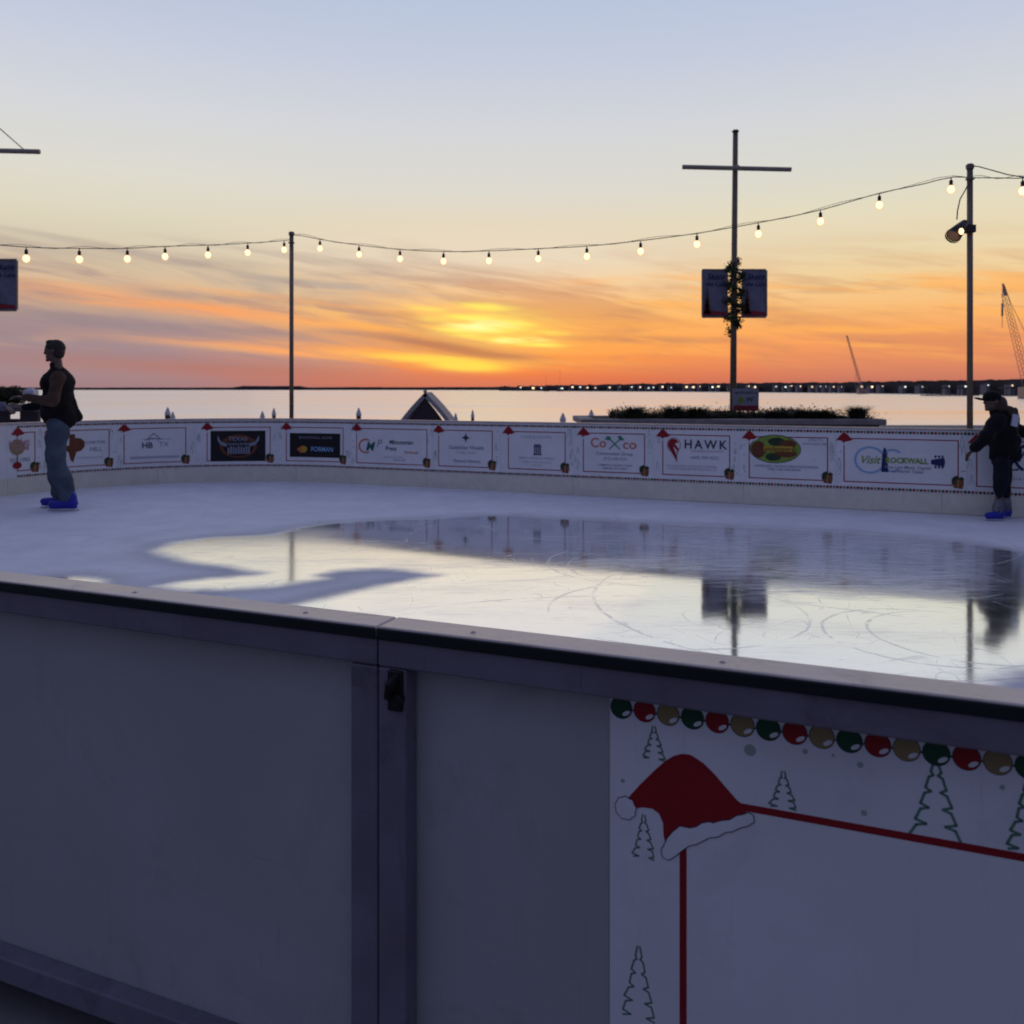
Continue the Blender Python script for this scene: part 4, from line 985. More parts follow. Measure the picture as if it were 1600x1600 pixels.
for sgn in (-1, 1):
    x0, x1 = (sgn*(11 if sgn < 0 else 13)*k_, sgn*(49.5 if sgn < 0 else 50.5)*k_)
    xa, xb = min(x0, x1), max(x0, x1); za, zb = mz(495.5)+.02, mz(421.5)-.02
    b = MB(); n_ = 8
    vs = []; fs = []
    for i in range(n_+1):
        for j in range(n_+1):
            vs.append((xa+(xb-xa)*i/n_, .02*math.sin(i*.8+j*.5), za+(zb-za)*j/n_))
    fs = [(i*(n_+1)+j, (i+1)*(n_+1)+j, (i+1)*(n_+1)+j+1, i*(n_+1)+j+1) for i in range(n_) for j in range(n_)]
    b.add(vs, fs, 0)
    fo = b.build('street_banner', [M['flagwhite']], mast)
    sm = fo.modifiers.new('thick', 'SOLIDIFY'); sm.thickness = .006
    b = MB()
    for xx in (xa, xb): b.box(xx-.018, xx+.018, -.025, .025, za, zb)
    b.build('hem', M['flagedge'], fo)
    b = MB(); w_ = xb-xa
    for dx, hh, ww in ((.20,.62,.20),(.16,.40,.26)):
        for k in range(4):
            f = k/4; b.add([(xa+w_*dx-ww/2*(1-f), -.035, za+.06+hh*f), (xa+w_*dx+ww/2*(1-f), -.035, za+.06+hh*f), (xa+w_*dx, -.035, za+.06+hh*(f+.33))], [(0,1,2)], 0)
    b.add([(xa+.02,-.030,za+.02),(xb-.02,-.030,za+.02),(xb-.02,-.030,za+.10),(xa+.02,-.030,za+.16)], [(0,1,2,3)], 1)
    for txt, zz_, sz in (('Skate', .86, .20), ('the Lake', .70, .15)):
        tv, tf = text_geo(txt, .01, .3); b.add([((xa+xb)/2+.02+x*sz, -.036, za+(zb-za)*zz_+y*sz) for x, y in tv], tf, 2)
    b.build('print', [M['brown'], M['redline'], M['navy']], fo)
b = MB(); core = []
for i in range(97):
    a = i/96*2*math.pi*4.5; f = i/96
    core.append((.205*math.cos(a)*(1 if .12 < f < .85 else .55), .205*math.sin(a)*(1 if .12 < f < .85 else .55), mz(408)+(mz(520)-mz(408))*f))
b.tube(core, .035, 6)
def gp():
    i = leafrnd.randrange(96); c = Vector(core[i]); return c+Vector((leafrnd.gauss(0,.045), leafrnd.gauss(0,.045), leafrnd.gauss(0,.06)))
leaves(b, gp, 1100, .10)
def gp2(): 
    f = leafrnd.random(); return Vector((leafrnd.gauss(0,.085), leafrnd.gauss(0,.085), mz(408)+(mz(512)-mz(408))*f))
leaves(b, gp2, 500, .10)
b.build('garland', M['leaf'], mast)
m2 = copy_tree(mast); m2.location = (at(-28, 20).x, 20, .03); m2['label'] = 'mast left of the frame, only its crossarm tip and banner reaching in'
b = MB(); b.tube([(.03,0,mz(210)),(66*k_,-.10,mz(265))], .012, 6); b.build('stay_wire', M['cord'], m2)
# small placard tied to the mast foot
sg = empty('notice_sign', (at(1165, 21.2).x, 21.2, mz(642, 21.2))); tag(sg, 'small white notice with a red lower band tied to the mast base', 'sign')
kk = 21.2/F; w_, h_ = 41*kk, 35*kk
b = MB(); b.box(-w_/2, w_/2, -.008, .008, 0, h_); b.build('board', mat('notice_white', (.34,.33,.37), .6, .3), sg)
b = MB(); b.box(-w_/2+.02, w_/2-.004, -.012, -.0085, .004, h_*.24, 0); b.build('band', M['redline'], sg)
b = MB()
for txt, x, z, sz, mi in (('SKATE RENTAL', .02, h_*.80, .085, 0), ('W', .10, h_*.50, .17, 0)):
    tv, tf = text_geo(txt, .02); b.add([(x+a*sz, -.011, z+c*sz) for a, c in tv], tf, mi)
b.add([(-.12+.07*math.cos(i*.628), -.011, h_*.48+.09*math.sin(i*.628)) for i in range(10)], [tuple(range(10))], 1)
b.build('lettering', [M['ink'], M['lime']], sg)
b = MB(); b.tube([(-w_/2,0,h_*.9),(-w_/2-.06,.25,h_*.9)], .008, 6); b.tube([(-w_/2,0,h_*.2),(-w_/2-.06,.25,h_*.2)], .008, 6); b.build('tie', M['cord'], sg)

# ------------------------------------------------------------------ planter with ornamental grass
pd = 20.0
pxl, pxr = at(908, pd).x, at(1386, pd).x
pt = empty('planter', ((pxl+pxr)/2, pd+1.4, -.06)); tag(pt, 'long low concrete planter with a light coping in front of the water', 'planter')
hw = (pxr-pxl)/2; ztop = mz(655, pd)+.06
b = MB(); b.box(-hw+.12, hw-.12, -1.28, 1.28, 0, ztop-.14); bevel(b.build('wall', M['stone'], pt), .02)
b = MB()
for r in ((-hw,hw,-1.4,-1.05),(-hw,hw,1.05,1.4),(-hw,-hw+.35,-1.049,1.049),(hw-.35,hw,-1.049,1.049)): b.box(*r, ztop-.139, ztop)
bevel(b.build('coping', M['stone'], pt), .025)
b = MB(); b.box(-hw+.351, hw-.351, -1.048, 1.048, ztop-.138, ztop-.03); b.build('soil', M['soil'], pt)
zs = ztop-.06-.03
def tuft(b, c, r, h_, n, rq):
    for _ in range(n):
        a = rq.uniform(0, 6.283); q = r*math.sqrt(rq.random())*.35; base = Vector((c[0]+q*math.cos(a), c[1]+q*math.sin(a), c[2]))
        L = h_*rq.uniform(.5,1.1); out = Vector((math.cos(a), math.sin(a), 0))*r*rq.uniform(.25,1.0); s_ = Vector((-math.sin(a), math.cos(a), 0))*.011
        p1 = base+out*.35+Vector((0,0,L*.65)); p2 = base+out+Vector((0,0,L*rq.uniform(.75,1.05)))
        b.add([base-s_, base+s_, p1+s_*.8, p1-s_*.8], [(0,1,2,3)]); b.add([p1-s_*.8, p1+s_*.8, p2], [(0,1,2)])
rg = random.Random(21)
tl = [(990,12,'tallest pointed grass clump near the left end of the planter'),(1052,14,'spiky grass clump on the planter right of the tallest one'),(1090,12,'dark grass clump beside the white piling tip on the planter'),
      (1216,7,'low grass clump right of the mast foot'),(1262,8,'small grass clump midway along the right half of the planter'),(1290,7,'small flat grass clump left of the last bushy one'),(1340,13,'bushy round grass clump at the right end of the planter')]
for px, hp, lb in tl:
    p = at(px, pd+.40)
    hh = (hp+10)*pd/F*1.05
    b = MB(); tuft(b, (0,0,0), .42, hh, 420, rg)
    def tp(): return Vector((rg.gauss(0,.22), rg.gauss(0,.14), abs(rg.gauss(0,hh*.24))))
    leaves(b, tp, 500, .06)
    tag(b.build('ornamental_grass', M['darkleaf'], None, False, (p.x, pd+.40, zs)), lb, 'grass clump', 'grass clumps in the planter')
b = MB()
for _ in range(260):
    x = rg.uniform(pxl+.9, pxr-.75); y = rg.uniform(pd+.45, pd+2.2); hh = rg.uniform(.10,.22)*(1+.55*math.sin(x*2.1)*math.sin(x*.9+1))
    if x < at(1110, pd).x: hh *= 1.25
    tuft(b, (x, y, zs), .22, hh, 26, rg)
def gpp(): return Vector((rg.uniform(pxl+.9, pxr-.75), rg.uniform(pd+.45, pd+2.2), zs+abs(rg.gauss(0,.10))))
leaves(b, gpp, 9000, .07)
tag(b.build('ground_cover', M['darkleaf']), 'dense dark ground cover filling the planter', kind='stuff')

# ------------------------------------------------------------------ marina pilings and dock hut below the quay
def piling(px, py, D, label, white, wpx):
    p = at(px, D); zt_ = mz(py, D); r = wpx/2/F*D
    t_ = empty('piling', (p.x, D, LZ-1)); tag(t_, label, 'piling', 'mooring pilings beyond the rink')
    z0 = zt_-LZ+1
    b = MB(); b.lathe([(r*1.05,0),(r,z0-.42)], 14); b.build('post', M['wood'] if not white else M['capwhite'], t_, True)
    b = MB(); b.lathe([(r*1.02,z0-.42),(r*1.12,z0-.40),(r*1.1,z0-.32),(r*.35,z0-.05),(.01,z0)], 14); b.build('cap', M['capwhite'], t_)
for a in ((262,636,45,'taller dark piling of the close pair on the left',0,8),(270,643,48,'shorter dark piling of the close pair on the left',0,7),(410,642,46,'short piling left of the left light pole',0,7),
          (428,637,46,'taller piling just left of the left light pole',0,6),(560.5,637,46,'single pale tipped piling left of the dock roof',0,7.5),(712,645,46,'short piling right of the dock roof',0,6),
          (738.5,640,46,'thin dark piling well right of the dock roof',0,5),(879.5,645,44,'white cone topped piling left of the planter end',1,9),(924,640,44,'white cone topped piling above the left planter end',1,9),
          (1070,641,44,'white piling tip behind the planter grass',1,9)): piling(*a)
hd = 48.0; hp = at(664, hd); hk = hd/F
hut = empty('dock_hut', (hp.x, hd, LZ+.3)); tag(hut, 'gabled dock shelter roof with pale trim and dark gable poking above the boards', 'dock hut')
za = mz(613, hd)-(LZ+.3); ze = mz(672, hd)-(LZ+.3); hwid = 50*hk
pr = [(x*hwid, ze+(za-ze)*(1-abs(x)**1.0)+.10*math.sin(math.pi*abs(x))) for x in np.linspace(-1, 1, 17)]
b = MB()
for (x0, z0), (x1, z1) in zip(pr, pr[1:]):
    d = Vector((x1-x0, 0, z1-z0)).normalized(); n = Vector((-d.z, 0, d.x))*.22
    b.add([(x0,-.0,z0),(x1,-.0,z1),(x1-n.x,-.0,z1-n.z),(x0-n.x,-.0,z0-n.z),(x0,4,z0),(x1,4,z1),(x1-n.x,4,z1-n.z),(x0-n.x,4,z0-n.z)], [(0,1,2,3)[::-1],(4,5,6,7),(0,4,5,1)[::-1],(3,2,6,7)[::-1]])
b.build('roof', M['shingle'], hut)
b = MB(); inn = [(x*.86, z-.32) for x, z in pr]
b.add([(x, .12, z) for x, z in inn]+[(x, .2, z) for x, z in inn], [tuple(range(17))[::-1], tuple(range(17,34))]); b.build('gable', M['gable'], hut)
b = MB()
for x in (-.8, .8):
    for y in (.3, 3.7): b.box(x*hwid-.09, x*hwid+.09, y-.09, y+.09, 0, ze+.1)
b.build('post', M['wood'], hut)
b = MB(); b.lathe([(.08,za-.02),(.12,za+.06),(.05,za+.12),(.001,za+.2)], 10, 0, Matrix.Translation((0,.06,0))); b.build('finial', M['shingle'], hut)
b = MB(); b.box(-16, 10, -1.5, 6, -.35, 0); b.v = [(v[0]+hp.x, v[1]+hd, v[2]+LZ+.3) for v in b.v]
tag(b.build('dock', M['wood']), 'dark timber dock carrying the shelter', 'dock')

# ------------------------------------------------------------------ dark point of land with tree, canopy and shed at the left edge
b = MB()
ld = 75.0
x0, x1 = at(-700, ld).x, at(61, ld).x
ring = [(x0,ld-6),(x1-1,ld-5),(x1,ld-2),(x1-.4,ld+6),(x1-3,ld+14),(x0,ld+16)]
b.add([(x,y,-2.2) for x,y in ring]+[(x*1.0,y,LZ-.5) for x,y in ring], [tuple(range(6))]+[(i,6+i,6+(i+1)%6,(i+1)%6) for i in range(6)])
tag(b.build('terrain', M['soil']), 'low dark point of land at the left edge', kind='structure')
def shrub_tree(px, D, ztop_, zbase, rx, label, cat='tree', n=2600, seed=1, mt='darkleaf'):
    rq = random.Random(seed); p = at(px, D)
    t_ = empty('broadleaf_tree', (p.x, D, zbase)); tag(t_, label, cat)
    Ht = ztop_-zbase
    b = MB(); b.tube([(0,0,0),(.05,0,Ht*.3),(0,.05,Ht*.6)], [.16,.12,.06], 8)
    for k in range(5):
        a = k*1.26; b.tube([(0,0,Ht*.28),(rx*.4*math.cos(a),rx*.4*math.sin(a),Ht*.6)], [.07,.025], 6)
    b.build('trunk', M['bark'], t_)
    cl = [(rq.gauss(0,rx*.36), rq.gauss(0,rx*.36), Ht*(.62+.26*rq.random()), rx*rq.uniform(.26,.42)) for _ in range(16)]
    b = MB()
    def pf():
        c = cl[rq.randrange(16)]; d = Vector((rq.gauss(0,1),rq.gauss(0,1),rq.gauss(0,1))).normalized()*c[3]*rq.random()**.4
        return Vector((c[0]+d.x, c[1]+d.y, min(c[2]+d.z*.8, Ht)))
    leaves(b, pf, n, .22, 0, rq); b.build('crown', M[mt], t_)
shrub_tree(12, 73, mz(602, 73), -2.2, 1.7, 'dark round tree on the point at the left picture edge', n=7000, seed=4)
shrub_tree(-60, 74, mz(598, 74), -2.2, 2.6, 'dark tree left of the frame on the point', n=3000, seed=9)
ct = empty('canopy', (at(48, 71).x, 71, -1.2)); tag(ct, 'small white canopy beside the dark tree, left of the skater in jeans', 'canopy')
cz = mz(611, 71)+1.2; ck = 71/F
b = MB(); w_ = 8.5*ck
b.add([(-w_,-.4,cz-.30),(w_,-.4,cz-.30),(w_,.4,cz-.30),(-w_,.4,cz-.30),(-w_,-.4,cz),(w_,-.4,cz),(w_,.4,cz),(-w_,.4,cz),(0,0,cz+.36)], [(0,1,5,4),(1,2,6,5),(2,3,7,6),(3,0,4,7),(4,5,8),(5,6,8),(6,7,8),(7,4,8)]); b.build('cover', M['tentw'], ct)
b = MB()
for x in (-w_+.05, w_-.05):
    for y in (-.36,.36): b.tube([(x,y,-1),(x,y,cz-.25)], .04, 6)
b.build('pole', M['pole'], ct)
sh = empty('shed', (at(22, 69).x, 69, -1.25)); tag(sh, 'dark low shed with a bright opening under the tree at the left edge', 'shed')
sk = 69/F; zf = lambda py: mz(py, 69)+1.25
b = MB(); X_ = lambda px: (px-22)*sk
b.box(X_(-40), X_(14.5), -.2, .2, -1, zf(642)); b.box(X_(33), X_(62), -.2, .2, -1, zf(642)); b.box(X_(14.5)+.002, X_(33)-.002, -.2, .2, -1, zf(654.5)); bevel(b.build('wall', M['gable'], sh), .02)
b = MB(); b.add([(X_(-42),-.8,zf(643)),(X_(63),-.8,zf(643)),(X_(63),.8,zf(643)),(X_(-42),.8,zf(643)),(X_(-42),-.8,zf(637)),(X_(63),-.8,zf(637)),(X_(63),.8,zf(632)),(X_(-42),.8,zf(632))], [(3,2,1,0),(4,5,6,7),(0,1,5,4),(1,2,6,5),(2,3,7,6),(3,0,4,7)]); b.build('roof', M['gable'], sh)
# bright water is what shows through the opening: cut the land there by keeping it low

# ------------------------------------------------------------------ far shores
def shore(name, stations, label, seed, nper=10, bump=.5):
    """ridge of trees: stations (px, D, top_row); a closed lumpy body 60 m deep"""
    rq = random.Random(seed); b = MB(); pts = []
    for (p0,D0,y0),(p1,D1,y1) in zip(stations, stations[1:]):
        for i in range(nper):
            f = i/nper; pts.append((p0+(p1-p0)*f, D0+(D1-D0)*f, y0+(y1-y0)*f))
    pts.append(stations[-1])
    rows = []
    w = 0
    for px, D, y in pts:
        w = .6*w+rq.gauss(0, bump)
        jag = w*.5+rq.choice([0,0,rq.uniform(-1,1)])*bump
        zt_ = mz(y-jag*.6, D); p = at(px, D); d = Vector((p.x, D, 0)).normalized()
        rows.append([(p.x, D, LZ-.2), (p.x+d.x*1, D+d.y*1, LZ+(zt_-LZ)*.55), (p.x+d.x*D*.01, D*1.01, zt_), (p.x+d.x*D*.05, D*1.05, zt_*.9), (p.x+d.x*D*.06, D*1.06, LZ-.2)])
    vs = [v for r in rows for v in r]; fs = []
    for i in range(len(rows)-1):
        for j in range(4): fs.append((i*5+j, (i+1)*5+j, (i+1)*5+j+1, i*5+j+1))
    b.add(vs, fs); return tag(b.build(name, M['wood_far']), label, kind='stuff')
shore('far_woods', [(-150,2600,605.6),(120,2600,605.6),(360,2500,605.4),(380,2480,603.2),(470,2480,603.2),(480,2500,605.2),(600,2500,605.0),(760,2300,604.6),(830,2000,604.2),(900,1800,603.8)], 'thin dark tree line along the far left shore', 5, 14, .35)
RS = [(780,1700,604.5),(850,1500,602.5),(920,1350,601),(1000,1250,599.5),(1080,1150,599),(1200,980,598),(1300,860,597.3),(1400,740,595.3),(1500,640,593.8),(1600,560,592.5),(1750,480,591)]
shore('far_shore_woods', RS, 'dark wooded right shore behind the lit houses', 8, 26, 1.3)
def rD(px): return float(np.interp(px, [r[0] for r in RS], [r[1] for r in RS]))
# lit houses on the right shore
hs = random.Random(12)
house_px = [812,834,847,876,893,907,916,931,953,968,988,1001,1012,1020,1034,1048,1072,1082,1094,1112,1122,1141,1171,1181,1214,1227,1236,1250,1269,1281,1290,1302,1316,1347,1362,1378,1413,1440,1482,1508,1544,1583]
for k, px in enumerate(house_px):
    D = rD(px)*.985; kk = D/F; p = at(px, D)
    yb = HY+(H-LZ-.6)*F/D-1.0
    w = hs.uniform(4.5, 8)*kk; hgt = hs.uniform(3.5, 5.5)*kk; dp = 8.
    z0 = LZ+1.0
    cool = hs.random() < .35; side = ['left', 'right'][px > 1150]
    t_ = empty('shore_house', (p.x, D, z0)); tag(t_, 'tiny dark house with %s lit windows in the row on the right far shore' % ('pale greenish' if cool else 'warm yellow'), 'house', 'lit houses on the far shore with %s windows' % ('pale' if cool else 'warm'))
    zc_ = mz(606.2+(px-800)*-.0045+hs.uniform(-1.3,1.1), D)-z0
    hgt = max(hgt, zc_+1.2*kk)
    b = MB(); b.box(-w/2, w/2, 0, dp, -1.5, hgt); b.build('wall', M['house'], t_)
    b = MB(); b.add([(-w/2-.5,-.5,hgt),(w/2+.5,-.5,hgt),(w/2+.5,dp+.5,hgt),(-w/2-.5,dp+.5,hgt),(-w/2-.5,dp/2,hgt+1.6*kk),(w/2+.5,dp/2,hgt+1.6*kk)], [(0,1,5,4),(2,3,4,5),(0,4,3),(1,2,5),(3,2,1,0)]); b.build('roof', M['roof'], t_)
    for q in range(hs.choice([1,1,2])):
        b = MB(); x = hs.uniform(-.25,.25)*w+(q-.5)*1.6*kk*(1 if q else 0); r = hs.choice([.5,.7,.9,1.1,1.45])*kk
        b.box(x-r, x+r, -.10, -.02, zc_-r*.9, zc_+r*.9); b.build('window', M['win_cool' if cool else 'win_warm'], t_)
# covered dock in front of the right shore
def boathouse(pa, pb, D, label):
    t_ = empty('boathouse', (at((pa+pb)/2, D).x, D, LZ)); tag(t_, label, 'boathouse', 'covered docks on the right')
    kk = D/F; L = (pb-pa)*kk/2; zr = mz(607.2, D)-LZ; z0 = mz(617, D)-LZ
    b = MB(); b.box(-L, L, 0, 9, zr, zr+2.2*kk); b.build('roof', M['roof'], t_)
    b = MB(); b.box(-L, L, 0, 9, -.3, max(.2, z0)); b.build('deck', M['wood'], t_)
    n = int((pb-pa)/7)
    for i in range(n+1):
        b = MB(); x = -L+.4+(2*L-.8)*i/n; r = .9*kk*hs.uniform(.7,1.3); b.box(x-r/2, x+r/2, .3, .3+r, max(.21, z0), zr-.01); b.build('post', M['wood'], t_)
boathouse(1449, 1530, 520, 'open covered dock on dark posts crossing behind the right light pole')
boathouse(1572, 1640, 500, 'open covered dock on dark posts at the right picture edge')
# cranes
def lattice(b, p0, p1, w0, w1, r, n):
    p0, p1 = Vector(p0), Vector(p1); d = (p1-p0).normalized(); s1_ = d.cross(Vector((0,1,0))).normalized(); s2_ = Vector((0,1,0))
    C = []
    for i in range(n+1):
        f = i/n; w = w0+(w1-w0)*f; c = p0+(p1-p0)*f; C.append([c+s1_*w*a+s2_*w*bb for a, bb in ((-1,-1),(1,-1),(1,1),(-1,1))])
    for j in range(4): b.tube([c[j] for c in C], r, 5)
    for i in range(n):
        for j in range(4): b.tube([C[i][j], C[i+1][(j+1) % 4]], r*.6, 4)
cd = 380.0
cr = empty('crane', (at(1610, cd).x, cd, LZ)); tag(cr, 'tall lattice boom crane rising at the right picture edge', 'crane')
def cp(px, py, D=cd): q = at(px, D, py); return (q.x-cr.location.x, 0, q.z-LZ)
b = MB(); lattice(b, cp(1610,617), cp(1569,458), 1.6, .8, .10, 22); b.build('boom', M['crane'], cr)
b = MB(); b.tube([cp(1571,462), cp(1567,443)], [.8,.45], 8); b.build('boom_head', M['crane'], cr)
b = MB(); b.tube([cp(1566.5,448), cp(1566,512)], .13, 5); b.tube([cp(1566.3,474), cp(1566,494)], .45, 6); b.build('hoist_line', M['crane'], cr)
b = MB(); b.tube([cp(1570,447), cp(1578,470), cp(1640,600)], .12, 5); b.build('pendant', M['crane'], cr)
b = MB(); b.box(-4, 6, -3, 3, 0, 5); bevel(b.build('cab', M['crane'], cr), .3)
c2 = empty('crane', (at(1349, 700).x, 700, LZ)); tag(c2, 'faint slim crane boom leaning left of the right light pole', 'crane')
b = MB(); q0, q1_ = at(1349,700,600), at(1323,700,524)
lattice(b, (0,0,0), (q1_.x-q0.x, 0, q1_.z-LZ), .9, .4, .13, 18); b.build('boom', M['crane'], c2)
b = MB(); b.box(-3, 4, 2, 6, 0, 4); b.build('cab', M['crane'], c2)
# sailing boats moored before the right shore
for px, top, D, lb in ((853,586,1250,'moored sailing boat with the left one of three thin masts'),(875,578,1250,'moored sailing boat with the tallest of three thin masts'),(1337,586,800,'moored sailing boat left of the faint crane')):
    t_ = empty('sailing_boat', (at(px, D).x, D, LZ)); tag(t_, lb, 'sailing boat')
    b = MB(); hl = [(-5,0),(-4,-1.1),(0,-1.5),(3,-1.1),(5.5,0),(3,1.1),(0,1.5),(-4,1.1)]
    b.add([(x*.8,y*.7,-.3) for x,y in hl]+[(x,y,1) for x,y in hl], [tuple(range(8,16))]+[(i,(i+1)%8,8+(i+1)%8,8+i) for i in range(8)]); b.build('hull', M['house'], t_)
    b = MB(); b.tube([(0,0,.9),(0,0,mz(top,D)-LZ)], .14, 6); b.tube([(0,0,2.2),(-4,0,2.2)], .1, 6); b.build('mast', M['crane'], t_)

# ------------------------------------------------------------------ people
from mathutils import noise as mnoise
def blend(mb, name, m, parent, voxel, smooth=4, folds=0.):
    me = bpy.data.meshes.new(name); me.from_pydata(mb.v, [], mb.f)
    o = bpy.data.objects.new(name, me); COL.objects.link(o)
    r = o.modifiers.new('r', 'REMESH'); r.mode = 'VOXEL'; r.voxel_size = voxel; r.use_smooth_shade = True
    s = o.modifiers.new('s', 'SMOOTH'); s.iterations = smooth; s.factor = .5
    dg = bpy.context.evaluated_depsgraph_get(); dg.update()
    nm = bpy.data.meshes.new_from_object(o.evaluated_get(dg)); nm.name = name
    bpy.data.objects.remove(o); bpy.data.meshes.remove(me)
    if folds:
        n_ = len(nm.vertices); C = np.empty(n_*3, np.float32); nm.vertices.foreach_get('co', C); C = C.reshape(-1, 3)
        Nn = np.empty(n_*3, np.float32); nm.vertices.foreach_get('normal', Nn); Nn = Nn.reshape(-1, 3)
        rs = np.random.RandomState(5); q = np.zeros(n_)
        for kf, am in ((14, .35), (20, .35), (27, .3), (36, .25), (48, .2), (62, .15)):
            for _ in range(3):
                d = rs.normal(size=3); d[2] *= 1.5; d *= kf/np.linalg.norm(d); w = rs.normal(size=3)*5
                q += am*np.sin(C@d+rs.uniform(0, 6.28)+1.3*np.sin(C@w))
        nm.vertices.foreach_set('co', (C+Nn*(q*.75*folds)[:,None]).astype(np.float32).ravel())
        nm.update()
    nm.materials.clear(); nm.materials.append(m)
    q = bpy.data.objects.new(name, nm); COL.objects.link(q); q.parent = parent
    return q
def hand(b, w, d, s=1., curl=.3, up=(0,0,1)):
    """palm and five fingers leaving wrist w in direction d"""
    w = Vector(w); d = Vector(d).normalized(); up = Vector(up); sd_ = d.cross(up).normalized(); up = sd_.cross(d).normalized()
    for k in range(4): b.capsule(w+sd_*(k-1.5)*.010*s, w+d*.085*s+sd_*(k-1.5)*.021*s, .014*s, .012*s, 8)
    for k, L in enumerate((.062,.078,.082,.070)):
        r0 = w+d*.088*s+sd_*(k-1.5)*.022*s; m1 = r0+(d*math.cos(curl)-up*math.sin(curl))*L*.55*s; m2_ = m1+(d*math.cos(curl*2.2)-up*math.sin(curl*2.2))*L*.5*s
        b.capsule(r0, m1, .0092*s, .0085*s, 7); b.capsule(m1, m2_, .0085*s, .0075*s, 7)
    th = w+d*.03*s-sd_*.03*s; t1_ = th+(d*.7-sd_*.6).normalized()*.045*s; b.capsule(th, t1_, .012*s, .010*s, 7); b.capsule(t1_, t1_+d*.035*s, .010*s, .008*s, 7)
def head(b, c, face, s=1.):
    """skull, jaw, nose, ears; face = unit direction"""
    c = Vector(c); f = Vector(face).normalized(); sd_ = f.cross(Vector((0,0,1))).normalized(); Mx = Matrix((f, sd_, Vector((0,0,1)))).transposed()
    b.ball(c+Vector((0,0,.02*s)), (.098*s,.076*s,.105*s), 18, 12, 0, Mx); b.ball(c+f*.018*s-Vector((0,0,.055*s)), (.070*s,.060*s,.065*s), 16, 10, 0, Mx)
    b.capsule(c+f*.088*s+Vector((0,0,.012*s)), c+f*.097*s-Vector((0,0,.022*s)), .010*s, .016*s, 8)
    b.ball(c+f*.075*s-Vector((0,0,.062*s)), (.014*s,.025*s,.010*s), 10, 6, 0, Mx); b.ball(c+f*.068*s-Vector((0,0,.10*s)), (.022*s,.028*s,.020*s), 10, 6, 0, Mx)
    for q in (-1, 1): b.ball(c+sd_*q*.076*s-f*.008*s, (.022*s,.010*s,.034*s), 10, 6, 0, Mx)
def eyes(c, face, s, parent):
    c = Vector(c); f = Vector(face).normalized(); sd_ = f.cross(Vector((0,0,1))).normalized(); b = MB()
    for q in (-1, 1): b.ball(c+f*.084*s+sd_*q*.032*s+Vector((0,0,.012*s)), .011*s, 10, 7)
    b.build('eyes', M['eye'], parent, True)
def skate(heel, toe, parent, s=1.):
    """blue plastic rental skate from heel to toe (points on the ice plane)"""
    h_, t_ = Vector(heel), Vector(toe); d = (t_-h_); L = d.length; d.normalize(); sd_ = d.cross(Vector((0,0,1))).normalized(); up = Vector((0,0,1))
    b = MB(); P = lambda a, c, z: h_+d*a*L+sd_*c*s+up*z*s
    b.capsule(P(.16,0,.085), P(.80,0,.072), .046*s, .042*s, 12); b.ball(P(.86,0,.074), (.045*s,.045*s,.038*s)); b.capsule(P(.20,0,.09), P(.26,0,.165), .052*s, .060*s, 14); b.capsule(P(.40,0,.10), P(.34,0,.19), .045*s, .045*s, 12)
    b.box(-.5,.5,-.5,.5,-.5,.5, 0, Matrix.Translation(P(.5,0,.04)) @ Matrix((d, sd_, up)).transposed().to_4x4() @ Matrix.Diagonal((L*.86,.052*s,.03*s,1)))
    o = blend(b, 'ice_skate', M['skate'], parent, .007*max(s,.8), 3)
    bb = MB()
    for q in (.22,.76): bb.box(-.5,.5,-.5,.5,-.5,.5, 0, Matrix.Translation(P(q,0,.0245)) @ Matrix((d, sd_, up)).transposed().to_4x4() @ Matrix.Diagonal((L*.16,.02*s,.016*s,1)))
    bb.box(-.5,.5,-.5,.5,-.5,.5, 0, Matrix.Translation(P(.5,0,.0085)) @ Matrix((d, sd_, up)).transposed().to_4x4() @ Matrix.Diagonal((L*1.0,.005,.015*s,1)))
    bb.build('blade', M['blade'], o)
    bc = MB()
    for z in (.13,.175): bc.box(-.5,.5,-.5,.5,-.5,.5, 0, Matrix.Translation(P(.40,0,z)) @ Matrix((d, sd_, up)).transposed().to_4x4() @ Matrix.Diagonal((.02*s,.112*s,.022*s,1)))
    bevel(bc.build('buckle', M['jackblack'], o), .002, 1)
    return o

